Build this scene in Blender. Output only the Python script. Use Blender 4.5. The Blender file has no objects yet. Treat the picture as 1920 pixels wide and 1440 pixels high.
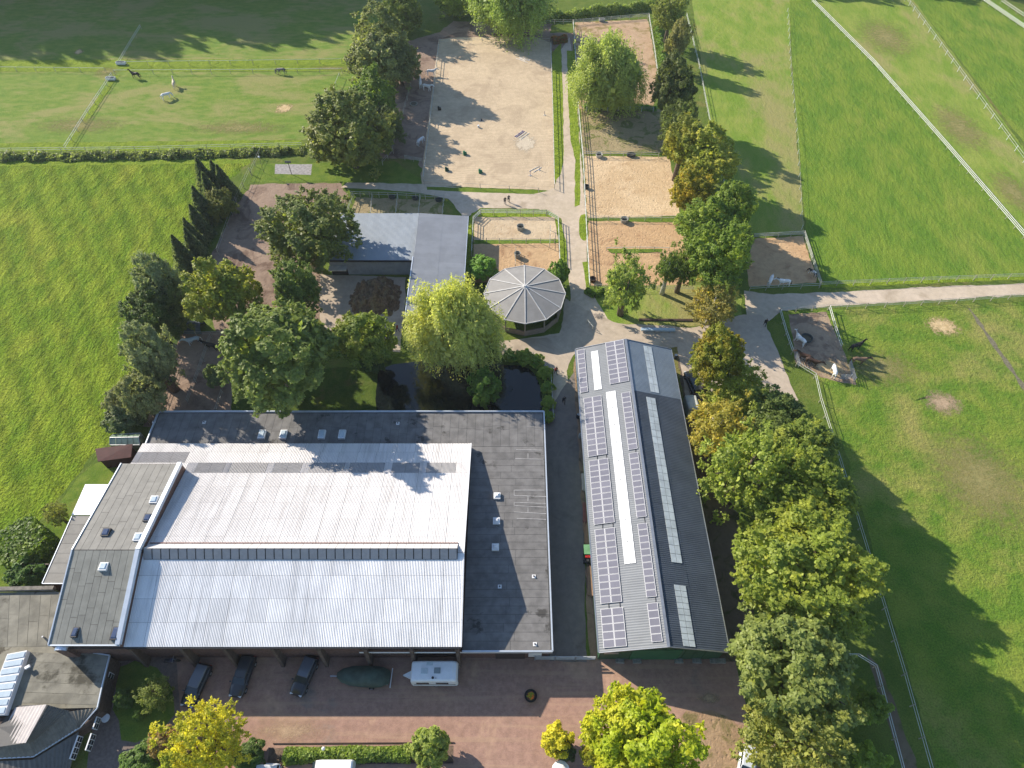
import bpy, math, random
import numpy as np
from mathutils import Vector, Matrix, noise as mnoise

# ------------------------------------------------------------------ camera, sky, sun, exposure
FPX, PITCH, CAMH = 1220.0, math.radians(52.8), 80.0
SUN_AZ, SUN_EL = math.radians(34.5), math.radians(28.5)
S = bpy.context.scene
C = S.collection
cam = bpy.data.cameras.new('camera')
cam.sensor_width = 36.0
cam.lens = 36.0 * FPX / 1920.0
cam.clip_start, cam.clip_end = 0.5, 4000.0
cam_o = bpy.data.objects.new('camera', cam)
cam_o.location = (0, 0, CAMH)
cam_o.rotation_euler = (math.pi / 2 - PITCH, 0, 0)
C.objects.link(cam_o)
S.camera = cam_o
SUNV = Vector((-math.cos(SUN_AZ) * math.cos(SUN_EL), math.sin(SUN_AZ) * math.cos(SUN_EL), math.sin(SUN_EL)))
world = bpy.data.worlds.new('World')
S.world = world
world.use_nodes = True
wn = world.node_tree.nodes
sky = wn.new('ShaderNodeTexSky')
sky.sky_type = 'NISHITA'
sky.sun_disc = False
sky.sun_elevation = SUN_EL
sky.sun_rotation = math.atan2(SUNV.x, SUNV.y)
sky.air_density, sky.dust_density, sky.ozone_density = 1.0, 0.4, 2.5
world.node_tree.links.new(sky.outputs[0], wn['Background'].inputs[0])
wn['Background'].inputs[1].default_value = 0.125
sun = bpy.data.lights.new('sun', 'SUN')
sun.energy = 5.0
sun.angle = math.radians(0.53)
sun.color = (1.0, 0.90, 0.76)
sun_o = bpy.data.objects.new('sun', sun)
sun_o.rotation_euler = (-SUNV).to_track_quat('-Z', 'Y').to_euler()
sun_o.location = SUNV * 150
C.objects.link(sun_o)
S.view_settings.view_transform = 'Standard'
S.view_settings.look = 'None'
S.view_settings.gamma = 1.0
S.view_settings.exposure = 0.80
S.cycles.use_denoising = True
S.cycles.max_bounces = 6
S.cycles.diffuse_bounces = 4
S.cycles.glossy_bounces = 2
S.cycles.transmission_bounces = 3
S.cycles.transparent_max_bounces = 6

# ------------------------------------------------------------------ pixel -> place
CP, SP = math.cos(PITCH), math.sin(PITCH)
def ray(px, py):
    u, v = (px - 960) / FPX, (720 - py) / FPX
    return Vector((u, CP + v * SP, -SP + v * CP))
def V(px, py, z=0.0):
    d = ray(px, py)
    return Vector((0, 0, CAMH)) + d * ((z - CAMH) / d.z)
def onplane(px, py, p, n):
    d = ray(px, py); o = Vector((0, 0, CAMH))
    return o + d * ((Vector(p) - o).dot(n) / d.dot(n))
def proj(p):
    zc = p[1] * CP - (p[2] - CAMH) * SP
    yc = p[1] * SP + (p[2] - CAMH) * CP
    return 960 + FPX * p[0] / zc, 720 - FPX * yc / zc, FPX / zc
rnd = random.Random(7)

# ------------------------------------------------------------------ materials
class NT:
    def __init__(s, name):
        s.m = bpy.data.materials.new(name); s.m.use_nodes = True
        s.t = s.m.node_tree; s.n = s.t.nodes; s.b = s.n['Principled BSDF']
    def add(s, typ, **kw):
        n = s.n.new('ShaderNode' + typ)
        for k, v in kw.items(): setattr(n, k, v)
        return n
    def link(s, a, b): s.t.links.new(a, b)
    def pos(s):
        if not hasattr(s, 'p'): s.p = s.add('NewGeometry').outputs['Position']
        return s.p
    def noise(s, scale, detail=4, rough=.6, vec=None, dist=0):
        n = s.add('TexNoise'); n.inputs['Scale'].default_value = scale
        n.inputs['Detail'].default_value = detail; n.inputs['Roughness'].default_value = rough
        n.inputs['Distortion'].default_value = dist
        s.link(vec if vec is not None else s.pos(), n.inputs['Vector'])
        return n.outputs[0]
    def ramp(s, x, a, b, lo=0.0, hi=1.0):
        n = s.add('MapRange'); n.interpolation_type = 'SMOOTHSTEP'
        for i, v in zip((1, 2, 3, 4), (a, b, lo, hi)): n.inputs[i].default_value = v
        s.link(x, n.inputs[0]); return n.outputs[0]
    def mix(s, fac, a, b, mode='MIX'):
        n = s.add('Mix', data_type='RGBA', blend_type=mode)
        for sock, v in ((n.inputs[0], fac), (n.inputs[6], a), (n.inputs[7], b)):
            if isinstance(v, (int, float)): sock.default_value = v
            elif isinstance(v, (tuple, list)): sock.default_value = (*v[:3], 1)
            else: s.link(v, sock)
        return n.outputs[2]
    def math(s, op, a, b):
        n = s.add('Math', operation=op)
        for sock, v in ((n.inputs[0], a), (n.inputs[1], b)):
            if isinstance(v, (int, float)): sock.default_value = v
            else: s.link(v, sock)
        return n.outputs[0]
    def bump(s, h, dist, strength=1.0):
        n = s.add('Bump'); n.inputs['Distance'].default_value = dist; n.inputs['Strength'].default_value = strength
        s.link(h, n.inputs['Height']); s.link(n.outputs[0], s.b.inputs['Normal'])
        return n.outputs[0]
    def out(s, col, rough=.8, spec=.3, metal=0):
        if isinstance(col, tuple): s.b.inputs['Base Color'].default_value = (*col[:3], 1)
        else: s.link(col, s.b.inputs['Base Color'])
        s.b.inputs['Roughness'].default_value = rough
        s.b.inputs['Specular IOR Level'].default_value = spec
        s.b.inputs['Metallic'].default_value = metal
        return s.m
def sc(c, k): return tuple(min(1, x * k) for x in c[:3])
MATS = {}
def M(name, col, rough=.8, var=.12, vs=1.5, bump=0, bs=20, metal=0, piece=0, spec=.3, col2=None, c2s=.3, c2=(.5, .62), streak=0):
    if name in MATS: return MATS[name]
    t = NT(name)
    x = t.mix(t.ramp(t.noise(vs), .3, .7), sc(col, 1 - var), sc(col, 1 + var))
    if streak:
        mp = t.add('Mapping'); mp.inputs['Scale'].default_value = (1.6, .10, .10); t.link(t.pos(), mp.inputs[0])
        x = t.mix(t.math('MULTIPLY', t.ramp(t.noise(1.0, 5, .7, mp.outputs[0]), .46, .72), streak), x, sc(col, .45))
    if col2: x = t.mix(t.ramp(t.noise(c2s, 6, .65), *c2), x, col2)
    if piece:
        r = t.add('ObjectInfo').outputs['Random']
        m = t.add('MapRange'); m.inputs[3].default_value = 1 - piece; m.inputs[4].default_value = 1 + piece
        t.link(r, m.inputs[0])
        vm = t.add('VectorMath', operation='SCALE'); t.link(x, vm.inputs[0]); t.link(m.outputs[0], vm.inputs[3]); x = vm.outputs[0]
    if bump: t.bump(t.noise(bs, 3), bump)
    MATS[name] = t.out(x, rough, spec, metal)
    return MATS[name]
def grass(name, a, b, dry, dryr=(.5, .7), ps=.06, fs=2.2, bump=.12, dark=.75, stretch=None, weed=.62, rows=0):
    t = NT(name)
    vec = None
    if stretch:
        mp = t.add('Mapping'); mp.inputs['Rotation'].default_value = (0, 0, stretch[0]); mp.inputs['Scale'].default_value = (1, stretch[1], 1)
        t.link(t.pos(), mp.inputs[0]); vec = mp.outputs[0]
    big = t.noise(ps, 5, .6, vec, .6); mid = t.noise(ps * 7, 5, .62, vec); fine = t.noise(fs, 4, .6, vec); micro = t.noise(fs * 3.7, 3, .7)
    x = t.mix(t.ramp(mid, .32, .68), a, b)
    d = t.ramp(t.math('ADD', t.math('MULTIPLY', big, .75), t.math('MULTIPLY', mid, .25)), *dryr)
    x = t.mix(d, x, dry)
    x = t.mix(t.ramp(micro, .3, .7), t.mix(1.0, x, (dark, dark, dark), 'MULTIPLY'), t.mix(1.0, x, (1.22, 1.2, 1.1), 'MULTIPLY'))
    if rows:
        wv = t.add('TexWave', wave_type='BANDS', bands_direction='Y'); wv.inputs['Scale'].default_value = .11; wv.inputs['Distortion'].default_value = 2.2; wv.inputs['Detail'].default_value = 3; wv.inputs['Detail Scale'].default_value = .4
        t.link(vec, wv.inputs['Vector']); x = t.mix(t.math('MULTIPLY', t.ramp(wv.outputs['Fac'], .35, .95), rows), x, sc_node(t, x, .62))
    w = t.ramp(fine, weed, weed + .1)
    x = t.mix(t.math('MULTIPLY', w, .55), x, sc(a, .5))
    h = t.math('ADD', fine, t.math('MULTIPLY', micro, .45))
    t.bump(h, bump)
    MATS[name] = t.out(x, .95, .08)
    return MATS[name]
def sandm(name, a, b, dark=None, ds=(.55, .68), dscale=.12, bump=.05, bs=3.0, prints=True, harrow=0):
    t = NT(name)
    n1 = t.noise(.12, 5, .6, None, 1.0); n2 = t.noise(1.1, 5, .65); n3 = t.noise(bs, 4, .65)
    x = t.mix(t.ramp(n1, .35, .65), a, b)
    x = t.mix(t.ramp(n2, .3, .7), sc_node(t, x, .90), sc_node(t, x, 1.08))
    if dark: x = t.mix(t.ramp(t.noise(dscale, 6, .65, None, .8), *ds), x, dark)
    if harrow:
        wv = t.add('TexWave', wave_type='RINGS'); wv.inputs['Scale'].default_value = .55; wv.inputs['Distortion'].default_value = 14; wv.inputs['Detail'].default_value = 3; wv.inputs['Detail Scale'].default_value = .12
        t.link(t.pos(), wv.inputs['Vector']); x = t.mix(t.math('MULTIPLY', t.ramp(wv.outputs['Fac'], .2, .9), harrow), sc_node(t, x, 1.06), sc_node(t, x, .7))
    h = n3
    if prints:
        vo = t.add('TexVoronoi'); vo.inputs['Scale'].default_value = 1.7; t.link(t.pos(), vo.inputs['Vector'])
        h = t.math('ADD', n3, t.math('MULTIPLY', t.ramp(vo.outputs['Distance'], .0, .35), .5))
    t.bump(h, bump)
    MATS[name] = t.out(x, .95, .1)
    return MATS[name]
def sc_node(t, x, k): return t.mix(1.0, x, (k, k, k), 'MULTIPLY')
def leafmat(name):
    t = NT(name)
    oi = t.add('ObjectInfo')
    acc = t.add('Attribute', attribute_type='OBJECT', attribute_name='accent')
    isl = t.add('NewGeometry').outputs['Random Per Island']
    tc = t.add('TexCoord').outputs['Object']
    n1 = t.noise(1.6, 3, .55, tc)
    x = t.mix(t.ramp(n1, .42, .62), oi.outputs['Color'], acc.outputs['Color'])
    x = t.mix(isl, t.mix(1.0, x, (1.75, 1.78, 1.6), 'MULTIPLY'), t.mix(1.0, x, (3.2, 3.0, 2.45), 'MULTIPLY'))
    t.out(x, .5, .3)
    tr = t.add('BsdfTranslucent'); t.link(t.mix(1.0, x, (1.3, 1.35, .7), 'MULTIPLY'), tr.inputs[0])
    ms = t.add('MixShader'); ms.inputs[0].default_value = .5
    t.link(t.b.outputs[0], ms.inputs[1]); t.link(tr.outputs[0], ms.inputs[2])
    t.link(ms.outputs[0], t.n['Material Output'].inputs[0])
    MATS[name] = t.m
    return t.m

# ------------------------------------------------------------------ objects and meshes
def tag(o, label=None, cat=None, group=None, kind=None):
    if label: o['label'] = label
    if cat: o['category'] = cat
    if group: o['group'] = group
    if kind: o['kind'] = kind
    return o
def thing(name, label, cat, loc=(0, 0, 0), rz=0, group=None):
    o = bpy.data.objects.new(name, None); C.objects.link(o)
    o.location = loc; o.rotation_euler = (0, 0, rz); o.empty_display_size = .2
    return tag(o, label, cat, group)
def place(name, me, parent=None, loc=(0, 0, 0), rot=(0, 0, 0), scale=(1, 1, 1)):
    o = bpy.data.objects.new(name, me); C.objects.link(o)
    o.parent = parent; o.location = loc; o.rotation_euler = rot; o.scale = scale
    return o
def copy_tree(o, parent=None):
    c = o.copy(); C.objects.link(c); c.parent = parent
    for ch in list(o.children): copy_tree(ch, c)
    return c
class MB:
    def __init__(s): s.v = []; s.f = []; s.mi = []; s.m = 0
    def add(s, vs, fs):
        k = len(s.v); s.v += [tuple(p) for p in vs]
        s.f += [tuple(i + k for i in f) for f in fs]; s.mi += [s.m] * len(fs); return s
    def hexa(s, b, t):
        return s.add(list(b) + list(t), [(3, 2, 1, 0), (4, 5, 6, 7), (0, 1, 5, 4), (1, 2, 6, 5), (2, 3, 7, 6), (3, 0, 4, 7)])
    def box(s, x0, x1, y0, y1, z0, z1):
        return s.hexa([(x0, y0, z0), (x1, y0, z0), (x1, y1, z0), (x0, y1, z0)], [(x0, y0, z1), (x1, y0, z1), (x1, y1, z1), (x0, y1, z1)])
    def obox(s, c, size, rz=0, z0=0):
        cs, sn = math.cos(rz), math.sin(rz); hx, hy = size[0] / 2, size[1] / 2
        q = [(c[0] + x * cs - y * sn, c[1] + x * sn + y * cs) for x, y in ((-hx, -hy), (hx, -hy), (hx, hy), (-hx, hy))]
        return s.hexa([(*p, z0) for p in q], [(*p, z0 + size[2]) for p in q])
    def prism(s, poly, z0, z1):
        n = len(poly)
        area = sum(poly[i][0] * poly[(i + 1) % n][1] - poly[(i + 1) % n][0] * poly[i][1] for i in range(n))
        if area < 0: poly = poly[::-1]
        return s.add([(p[0], p[1], z0) for p in poly] + [(p[0], p[1], z1) for p in poly],
                     [tuple(range(n - 1, -1, -1)), tuple(range(n, 2 * n))] + [(i, (i + 1) % n, n + (i + 1) % n, n + i) for i in range(n)])
    def bar(s, a, b, w, h=None):
        a, b = Vector(a), Vector(b); d = (b - a); L = d.length
        if L < 1e-6: return s
        d /= L; h = h or w
        x = d.cross(Vector((0, 0, 1)));  x = x.normalized() if x.length > 1e-4 else Vector((1, 0, 0))
        y = x.cross(d)
        q = lambda p: [p - x * w / 2 - y * h / 2, p + x * w / 2 - y * h / 2, p + x * w / 2 + y * h / 2, p - x * w / 2 + y * h / 2]
        return s.hexa(q(a), q(b))
    def tube(s, pts, rads, n=8, cap=True):
        k = len(s.v); pts = [Vector(p) for p in pts]
        if isinstance(rads, (int, float)): rads = [rads] * len(pts)
        for i, p in enumerate(pts):
            d = (pts[min(i + 1, len(pts) - 1)] - pts[max(i - 1, 0)]).normalized()
            x = d.orthogonal().normalized() if abs(d.z) < .95 else Vector((1, 0, 0)); y = d.cross(x).normalized(); x = y.cross(d)
            for j in range(n):
                a = 2 * math.pi * j / n
                s.v.append(tuple(p + (x * math.cos(a) + y * math.sin(a)) * rads[i]))
        fs = [(k + i * n + j, k + i * n + (j + 1) % n, k + (i + 1) * n + (j + 1) % n, k + (i + 1) * n + j) for i in range(len(pts) - 1) for j in range(n)]
        if cap: fs += [tuple(k + j for j in range(n - 1, -1, -1)), tuple(k + (len(pts) - 1) * n + j for j in range(n))]
        s.f += fs; s.mi += [s.m] * len(fs); return s
    def disc(s, c, r, z0, z1, n=16, r2=None):
        r2 = r if r2 is None else r2
        return s.tube([(c[0], c[1], z0), (c[0], c[1], z1)], [r, r2], n)
    def mesh(s, name, mats, smooth=False, off=None):
        me = bpy.data.meshes.new(name)
        vs = s.v if off is None else [(a - off[0], b - off[1], c - off[2]) for a, b, c in s.v]
        me.from_pydata(vs, [], s.f)
        for m in (mats if isinstance(mats, (list, tuple)) else [mats]): me.materials.append(m)
        if any(s.mi): me.polygons.foreach_set('material_index', s.mi)
        if smooth: me.polygons.foreach_set('use_smooth', [True] * len(s.f))
        me.update(); return me
    def build(s, name, mats, parent=None, world=False, smooth=False):
        off = parent.location if (world and parent) else None
        if world and parent and parent.parent: off = parent.location + parent.parent.location
        return place(name, s.mesh(name, mats, smooth, off), parent)
def struct(name, mb, mat, label):
    o = mb.build(name, mat); tag(o, label, None, None, 'structure'); return o
LAYER = {}
def faded(name, a, b, lo=.42, hi=.62):
    t = NT(name)
    x = t.mix(t.ramp(t.noise(1.3, 5, .65), .3, .7), a, b)
    x = t.mix(t.ramp(t.noise(6, 3), .3, .7), sc_node(t, x, .8), sc_node(t, x, 1.15))
    t.bump(t.noise(5, 4), .08); t.out(x, .95, .1)
    at = t.add('Attribute', attribute_name='fade')
    m = t.ramp(t.math('ADD', at.outputs['Fac'], t.math('MULTIPLY', t.math('SUBTRACT', t.noise(1.1, 8, .75), .5), 1.5)), lo, hi)
    tr = t.add('BsdfTransparent'); ms = t.add('MixShader'); t.link(m, ms.inputs[0]); t.link(tr.outputs[0], ms.inputs[1]); t.link(t.b.outputs[0], ms.inputs[2])
    t.link(ms.outputs[0], t.n['Material Output'].inputs[0]); return t.m
def patch(name, px, py, rx, ry, level, mat, label, rot=0):
    c = V(px, py); sx = abs(V(px + rx, py).x - c.x); sy = abs(V(px, py - ry).y - c.y); n, k = 28, 5
    vs, fd, fs = [(c.x, c.y, .004 * level)], [1.0], []
    for r in range(1, k + 1):
        for i in range(n):
            a = 2 * math.pi * i / n; u, v = sx * math.cos(a) * r / k * 1.25, sy * math.sin(a) * r / k * 1.25
            vs.append((c.x + u * math.cos(rot) - v * math.sin(rot), c.y + u * math.sin(rot) + v * math.cos(rot), .004 * level)); fd.append(1 - r / k)
    fs += [(0, 1 + i, 1 + (i + 1) % n) for i in range(n)]
    for r in range(k - 1): fs += [(1 + r * n + i, 1 + (r + 1) * n + i, 1 + (r + 1) * n + (i + 1) % n, 1 + r * n + (i + 1) % n) for i in range(n)]
    me = bpy.data.meshes.new(name); me.from_pydata(vs, [], fs); me.materials.append(mat)
    at = me.attributes.new('fade', 'FLOAT', 'POINT'); at.data.foreach_set('value', fd)
    return tag(place(name, me), label, None, None, 'structure')
def jag(pts, amp=.25, step=.8, seed=0):
    out = []; n = len(pts)
    for i in range(n):
        a, b = Vector(pts[i]), Vector(pts[(i + 1) % n]); L = (b - a).length; k = max(1, min(160, int(L / step)))
        d = (b - a).normalized() if L > 0 else Vector((1, 0)); nn = Vector((-d.y, d.x))
        for j in range(k):
            p = a + (b - a) * (j / k)
            o = mnoise.fractal(Vector((p.x * .45, p.y * .45, seed * 3.7)), .9, 2.1, 4) * amp + mnoise.noise(Vector((p.x * 2.3, p.y * 2.3, seed))) * amp * .5
            out.append((p.x + nn.x * o, p.y + nn.y * o))
    return out
def smooth_poly(pts, it=1):
    for _ in range(it):
        q = []
        for i in range(len(pts)):
            a, b = Vector(pts[i]), Vector(pts[(i + 1) % len(pts)]); q += [tuple(a * .75 + b * .25), tuple(a * .25 + b * .75)]
        pts = q
    return pts
def sheet(name, pix, level, mat, label, amp=.25, rounded=0, seed=None, step=.8):
    pts = [tuple(V(*p)[:2]) for p in pix]
    if rounded: pts = smooth_poly(pts, rounded)
    pts = jag(pts, amp, step, seed if seed is not None else len(LAYER)) if amp else pts
    LAYER[len(LAYER)] = 1
    me = bpy.data.meshes.new(name); z = .004 * level
    me.from_pydata([(x, y, z) for x, y in pts], [], [tuple(range(len(pts)))]); me.materials.append(mat)
    o = place(name, me); tag(o, label, None, None, 'structure'); return o
def pieces(parent, quad, nu, nv, mat, name, gap=.02, th=.03, lift=.0, stagger=0, skip=None, rib=0, ribh=.03, jit=0):
    """split the patch quad=(A,B,C,D) (A-B along u, A-D along v) into separate pieces that follow its surface"""
    A, B, Cc, D = [Vector(p) for p in quad]
    nrm = (B - A).cross(D - A).normalized()
    if nrm.z < 0: nrm = -nrm
    at = lambda u, v: (A * (1 - u) + B * u) * (1 - v) + (D * (1 - u) + Cc * u) * v
    Lu, Lv = (B - A).length, (D - A).length; out = []
    for i in range(nu):
        offs = (rnd.random() * stagger if stagger else 0)
        cuts = [0] + [min(1, max(0, (k + (offs - .5 * stagger if stagger else 0)) / nv)) for k in range(1, nv)] + [1]
        for j in range(nv):
            if skip and skip(i, j): continue
            u0, u1 = i / nu + gap / Lu / 2, (i + 1) / nu - gap / Lu / 2
            v0, v1 = cuts[j] + gap / Lv / 2, cuts[j + 1] - gap / Lv / 2
            if v1 - v0 < .01: continue
            l = lift + (rnd.random() * jit if jit else 0)
            mb = MB()
            if not rib:
                q = [at(u0, v0), at(u1, v0), at(u1, v1), at(u0, v1)]
                mb.hexa([p + nrm * l for p in q], [p + nrm * (l + th) for p in q])
                if (q[1] - q[0]).cross(q[3] - q[0]).dot(nrm) < 0: mb.f = [f[::-1] for f in mb.f]
            else:
                n = rib * 2; vs = []
                for k in range(n + 1):
                    u = u0 + (u1 - u0) * k / n; hh = l + (ribh if k % 2 else 0)
                    vs += [at(u, v0) + nrm * hh, at(u, v1) + nrm * (hh + .012)]
                mb.add(vs, [(2 * k, 2 * k + 2, 2 * k + 3, 2 * k + 1) for k in range(n)])
                if (vs[2] - vs[0]).cross(vs[1] - vs[0]).dot(nrm) < 0: mb.f = [f[::-1] for f in mb.f]
            out.append(mb.build(name, mat, parent, world=True))
    return out

# ------------------------------------------------------------------ ground
G_rough = grass('rough_grass', (.085, .135, .022), (.13, .17, .035), (.19, .16, .06), (.52, .68), .05, 1.6, .16)
G_lawn = grass('lawn_grass', (.09, .155, .02), (.15, .205, .032), (.19, .19, .055), (.58, .75), .08, 2.4, .08)
G_crop = grass('crop_grass', (.125, .215, .015), (.225, .300, .026), (.28, .31, .038), (.48, .72), .045, .8, .75, .52, (math.radians(35), .5), .58, .5)
G_past = grass('pasture_grass', (.120, .205, .032), (.19, .25, .05), (.25, .25, .09), (.44, .60), .05, 1.4, .14, .78, (0, 2.2))
G_strip = grass('tall_grass', (.15, .22, .022), (.22, .29, .03), (.25, .28, .05), (.6, .8), .08, 1.2, .35, .7)
G_green = grass('meadow_grass', (.105, .195, .024), (.175, .245, .034), (.23, .26, .055), (.53, .7), .035, 1.2, .3, .7, (math.radians(-25), .45), .66)
G_olive = grass('dry_meadow_grass', (.145, .23, .032), (.23, .275, .058), (.26, .245, .095), (.5, .62), .035, 1.3, .14, .8, (math.radians(-50), .5))
G_mixed = grass('grazed_grass', (.105, .195, .024), (.195, .25, .04), (.28, .26, .085), (.48, .66), .035, 1.4, .3, .68)
G_dark = grass('shaded_lawn', (.06, .10, .018), (.09, .13, .025), (.12, .09, .05), (.55, .7), .1, 1.6, .2)  # darker copy of the lawn, tree shade painted into its greens
M_arena = sandm('arena_sand', (.47, .37, .25), (.53, .42, .285), (.40, .31, .21), (.48, .68), .18, .06, 2.5, True, .30)
M_pad = sandm('paddock_sand', (.50, .36, .21), (.56, .42, .26), (.40, .27, .15), (.52, .72), .2, .12, 2.2, True, .18)
M_padr = sandm('churned_sand', (.46, .30, .165), (.50, .34, .19), (.33, .20, .11), (.5, .68), .25, .11, 2.4)
M_dirt = sandm('bare_dirt', (.25, .18, .135), (.30, .22, .165), (.15, .10, .075), (.48, .66), .2, .09, 2.2)
M_track = sandm('track_sand', (.46, .38, .28), (.52, .43, .33), (.36, .29, .21), (.52, .7), .15, .03, 3.5, False)
M_conc = sandm('yard_gravel', (.42, .345, .265), (.47, .39, .30), (.33, .27, .205), (.5, .7), .12, .02, 4, False)
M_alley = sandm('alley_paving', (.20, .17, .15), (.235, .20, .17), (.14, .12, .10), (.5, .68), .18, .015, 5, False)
M_weed = sandm('weedy_sand', (.29, .23, .13), (.33, .27, .15), (.15, .16, .05), (.5, .6), .35, .15, 2.5)
M_straw = sandm('straw', (.55, .40, .20), (.60, .45, .24), (.42, .29, .14), (.45, .6), .9, .14, 4.5, False)
# brick yard: fine herringbone rows far below a pixel, kept as colour and relief
t = NT('red_brick_yard')
br = t.add('TexBrick'); br.inputs['Scale'].default_value = 4.0
for i, c in zip((1, 2, 3), ((.37, .225, .165), (.32, .19, .145), (.23, .165, .14))): br.inputs[i].default_value = (*c, 1)
t.link(t.pos(), br.inputs[0])
x = t.mix(t.ramp(t.noise(.16, 6, .65, None, .8), .5, .72), br.outputs[0], (.42, .275, .19))
x = t.mix(t.ramp(t.noise(.10, 6, .65, None, .5), .56, .68), x, (.25, .19, .155))
x = t.mix(t.ramp(t.noise(1.4, 5, .65), .3, .7), sc_node(t, x, .85), sc_node(t, x, 1.12))
mp = t.add('Mapping'); mp.inputs['Scale'].default_value = (.05, 1.3, 1); t.link(t.pos(), mp.inputs[0])
x = t.mix(t.math('MULTIPLY', t.ramp(t.noise(1, 4, .6, mp.outputs[0]), .5, .65), .35), x, (.42, .29, .19))
t.bump(t.noise(9, 3), .01)
M_yard = t.out(x, .9, .15)

b = MB(); b.add([(-1500, -600, 0), (1500, -600, 0), (1500, 2200, 0), (-1500, 2200, 0)], [(0, 1, 2, 3)])
struct('ground', b, G_rough, 'rough green grassland reaching away in every direction')
sheet('field', [(-900, 306), (470, 303), (440, 330), (375, 400), (330, 480), (270, 590), (262, 700), (232, 800), (165, 860), (105, 945), (10, 1050), (-60, 1085), (-900, 1090)], 1, G_crop, 'bright green crop field beside the riding hall', .5)
sheet('pasture', [(-700, 135), (735, 135), (700, 205), (570, 262), (-700, 278)], 1, G_past, 'grazed olive pasture with horses, second field from the top', .35)
sheet('pasture', [(-700, -60), (740, -60), (735, 110), (-700, 118)], 1, G_past, 'half shaded pasture at the top edge', .35)
sheet('verge', [(-700, 118), (735, 109), (735, 133), (-700, 136)], 2, G_strip, 'bright tall grass strip between the two far pastures', .3)
sheet('verge', [(216, 140), (226, 140), (134, 271), (120, 271)], 5, G_strip, 'grass line under the fence dividing the pasture', .35)
sheet('verge', [(-700, 276), (565, 262), (570, 272), (470, 281), (-700, 288)], 3, G_strip, 'grass strip along the ditch hedge', .3)
sheet('verge', [(-700, 305), (470, 299), (470, 306), (-700, 320)], 3, G_strip, 'mown grass edge below the ditch hedge', .4)
sheet('paddock', [(1288, -60), (1480, -60), (1482, 100), (1508, 440), (1410, 440), (1360, 340), (1330, 220)], 1, G_olive, 'yellowish grazed paddock beside the tree row', .3)
sheet('paddock', [(1479, -40), (1520, -10), (1985, 500), (1985, 520), (1548, 532), (1512, 440), (1496, 260), (1484, 90)], 2, G_green, 'bright green meadow between two wire fences', .25)
sheet('paddock', [(1522, -10), (1705, -10), (2100, 520), (1985, 500)], 1, G_olive, 'narrow dry meadow between white rails and post fence', .25)
sheet('paddock', [(1705, -10), (1850, -20), (2200, 260), (2100, 500)], 2, G_green, 'green meadow in the upper corner beyond the post fence', .25)
sheet('paddock', [(1460, 585), (1920, 566), (2300, 552), (2300, 1700), (1830, 1700), (1760, 1450), (1650, 1080), (1560, 760), (1530, 700)], 1, G_mixed, 'large patchy horse paddock below the sandy track', .3)
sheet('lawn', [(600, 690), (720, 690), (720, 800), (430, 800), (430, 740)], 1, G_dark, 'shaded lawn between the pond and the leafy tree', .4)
sheet('lawn', [(180, 870), (240, 850), (215, 905), (150, 960), (90, 1090), (0, 1100), (-200, 1110), (-200, 1080), (20, 1050), (100, 960), (150, 890)], 2, G_lawn, 'garden lawn strip beside the crop field', .2)
# dirt under the trees on the west side
sheet('dirt_yard', [(470, 345), (640, 343), (655, 375), (600, 480), (610, 560), (600, 600), (510, 640), (420, 640), (370, 560), (400, 470), (440, 390)], 2, M_dirt, 'bare brown earth yard under the trees west of the shed', .4)
sheet('dirt_yard', [(340, 622), (425, 622), (440, 720), (430, 800), (270, 800)], 3, M_dirt, 'muddy horse pens behind the riding hall', .4)
sheet('dirt_yard', [(735, 85), (825, 60), (850, 40), (1035, 45), (1030, 78), (825, 80), (792, 330), (785, 300), (700, 295), (740, 200)], 2, M_dirt, 'shaded dirt run left of the sand arena', .5)
sheet('dirt_yard', [(985, 62), (1075, 62), (1075, 95), (985, 95)], 3, M_dirt, 'dark earth corner above the sand arena', .4)
sheet('dirt_yard', [(600, 515), (760, 520), (760, 560), (750, 660), (640, 655), (600, 600)], 3, M_conc, 'pale concrete yard with the muck heap', .2)
sheet('lawn', [(480, 308), (740, 302), (800, 345), (795, 362), (655, 362), (640, 340), (470, 342)], 3, G_lawn, 'grass under the big oak beside the arena', .3)
sheet('slab', [(516, 308), (585, 308), (583, 328), (515, 326)], 5, M('grey_slab', (.27, .255, .25), var=.25, vs=2), 'grey rectangular slab in the grass by the hedge', .08)
# arena and paddocks
sheet('arena', [(822, 74), (860, 70), (1005, 70), (1033, 80), (1042, 350), (1030, 357), (792, 347), (790, 330)], 4, M_arena, 'large pale sand riding arena', .15)
sheet('path', [(1040, 110), (1068, 70), (1075, 110), (1090, 300), (1100, 420), (1100, 480), (1108, 545), (1140, 600), (1060, 680), (1075, 790), (1030, 790), (1040, 690), (1000, 665), (940, 660), (945, 640), (1050, 625), (1070, 560), (1062, 480), (1052, 410), (1010, 392), (900, 390), (880, 405), (868, 405), (840, 372), (790, 362), (700, 355), (640, 352), (650, 342), (790, 345), (1000, 364), (1040, 352), (1052, 300)], 5, M_track, 'pale sandy track running past the arena to the yard', .22)
sheet('verge', [(1035, 100), (1052, 80), (1056, 200), (1057, 300), (1050, 330), (1040, 340)], 6, G_strip, 'narrow grass strip between arena and sandy track', .15)
sheet('verge', [(1063, 95), (1077, 95), (1082, 200), (1088, 290), (1088, 385), (1077, 388), (1078, 300), (1070, 265), (1065, 180)], 6, G_strip, 'grass strip along the paddock side of the track', .15)
sheet('verge', [(1086, 405), (1100, 400), (1101, 448), (1096, 453), (1086, 445)], 6, G_strip, 'small grass oval beside the track fence', .15, 1)
sheet('verge', [(1092, 492), (1104, 490), (1108, 540), (1150, 550), (1140, 560), (1100, 545)], 6, G_strip, 'lower grass strip beside the track fence', .15)
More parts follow.
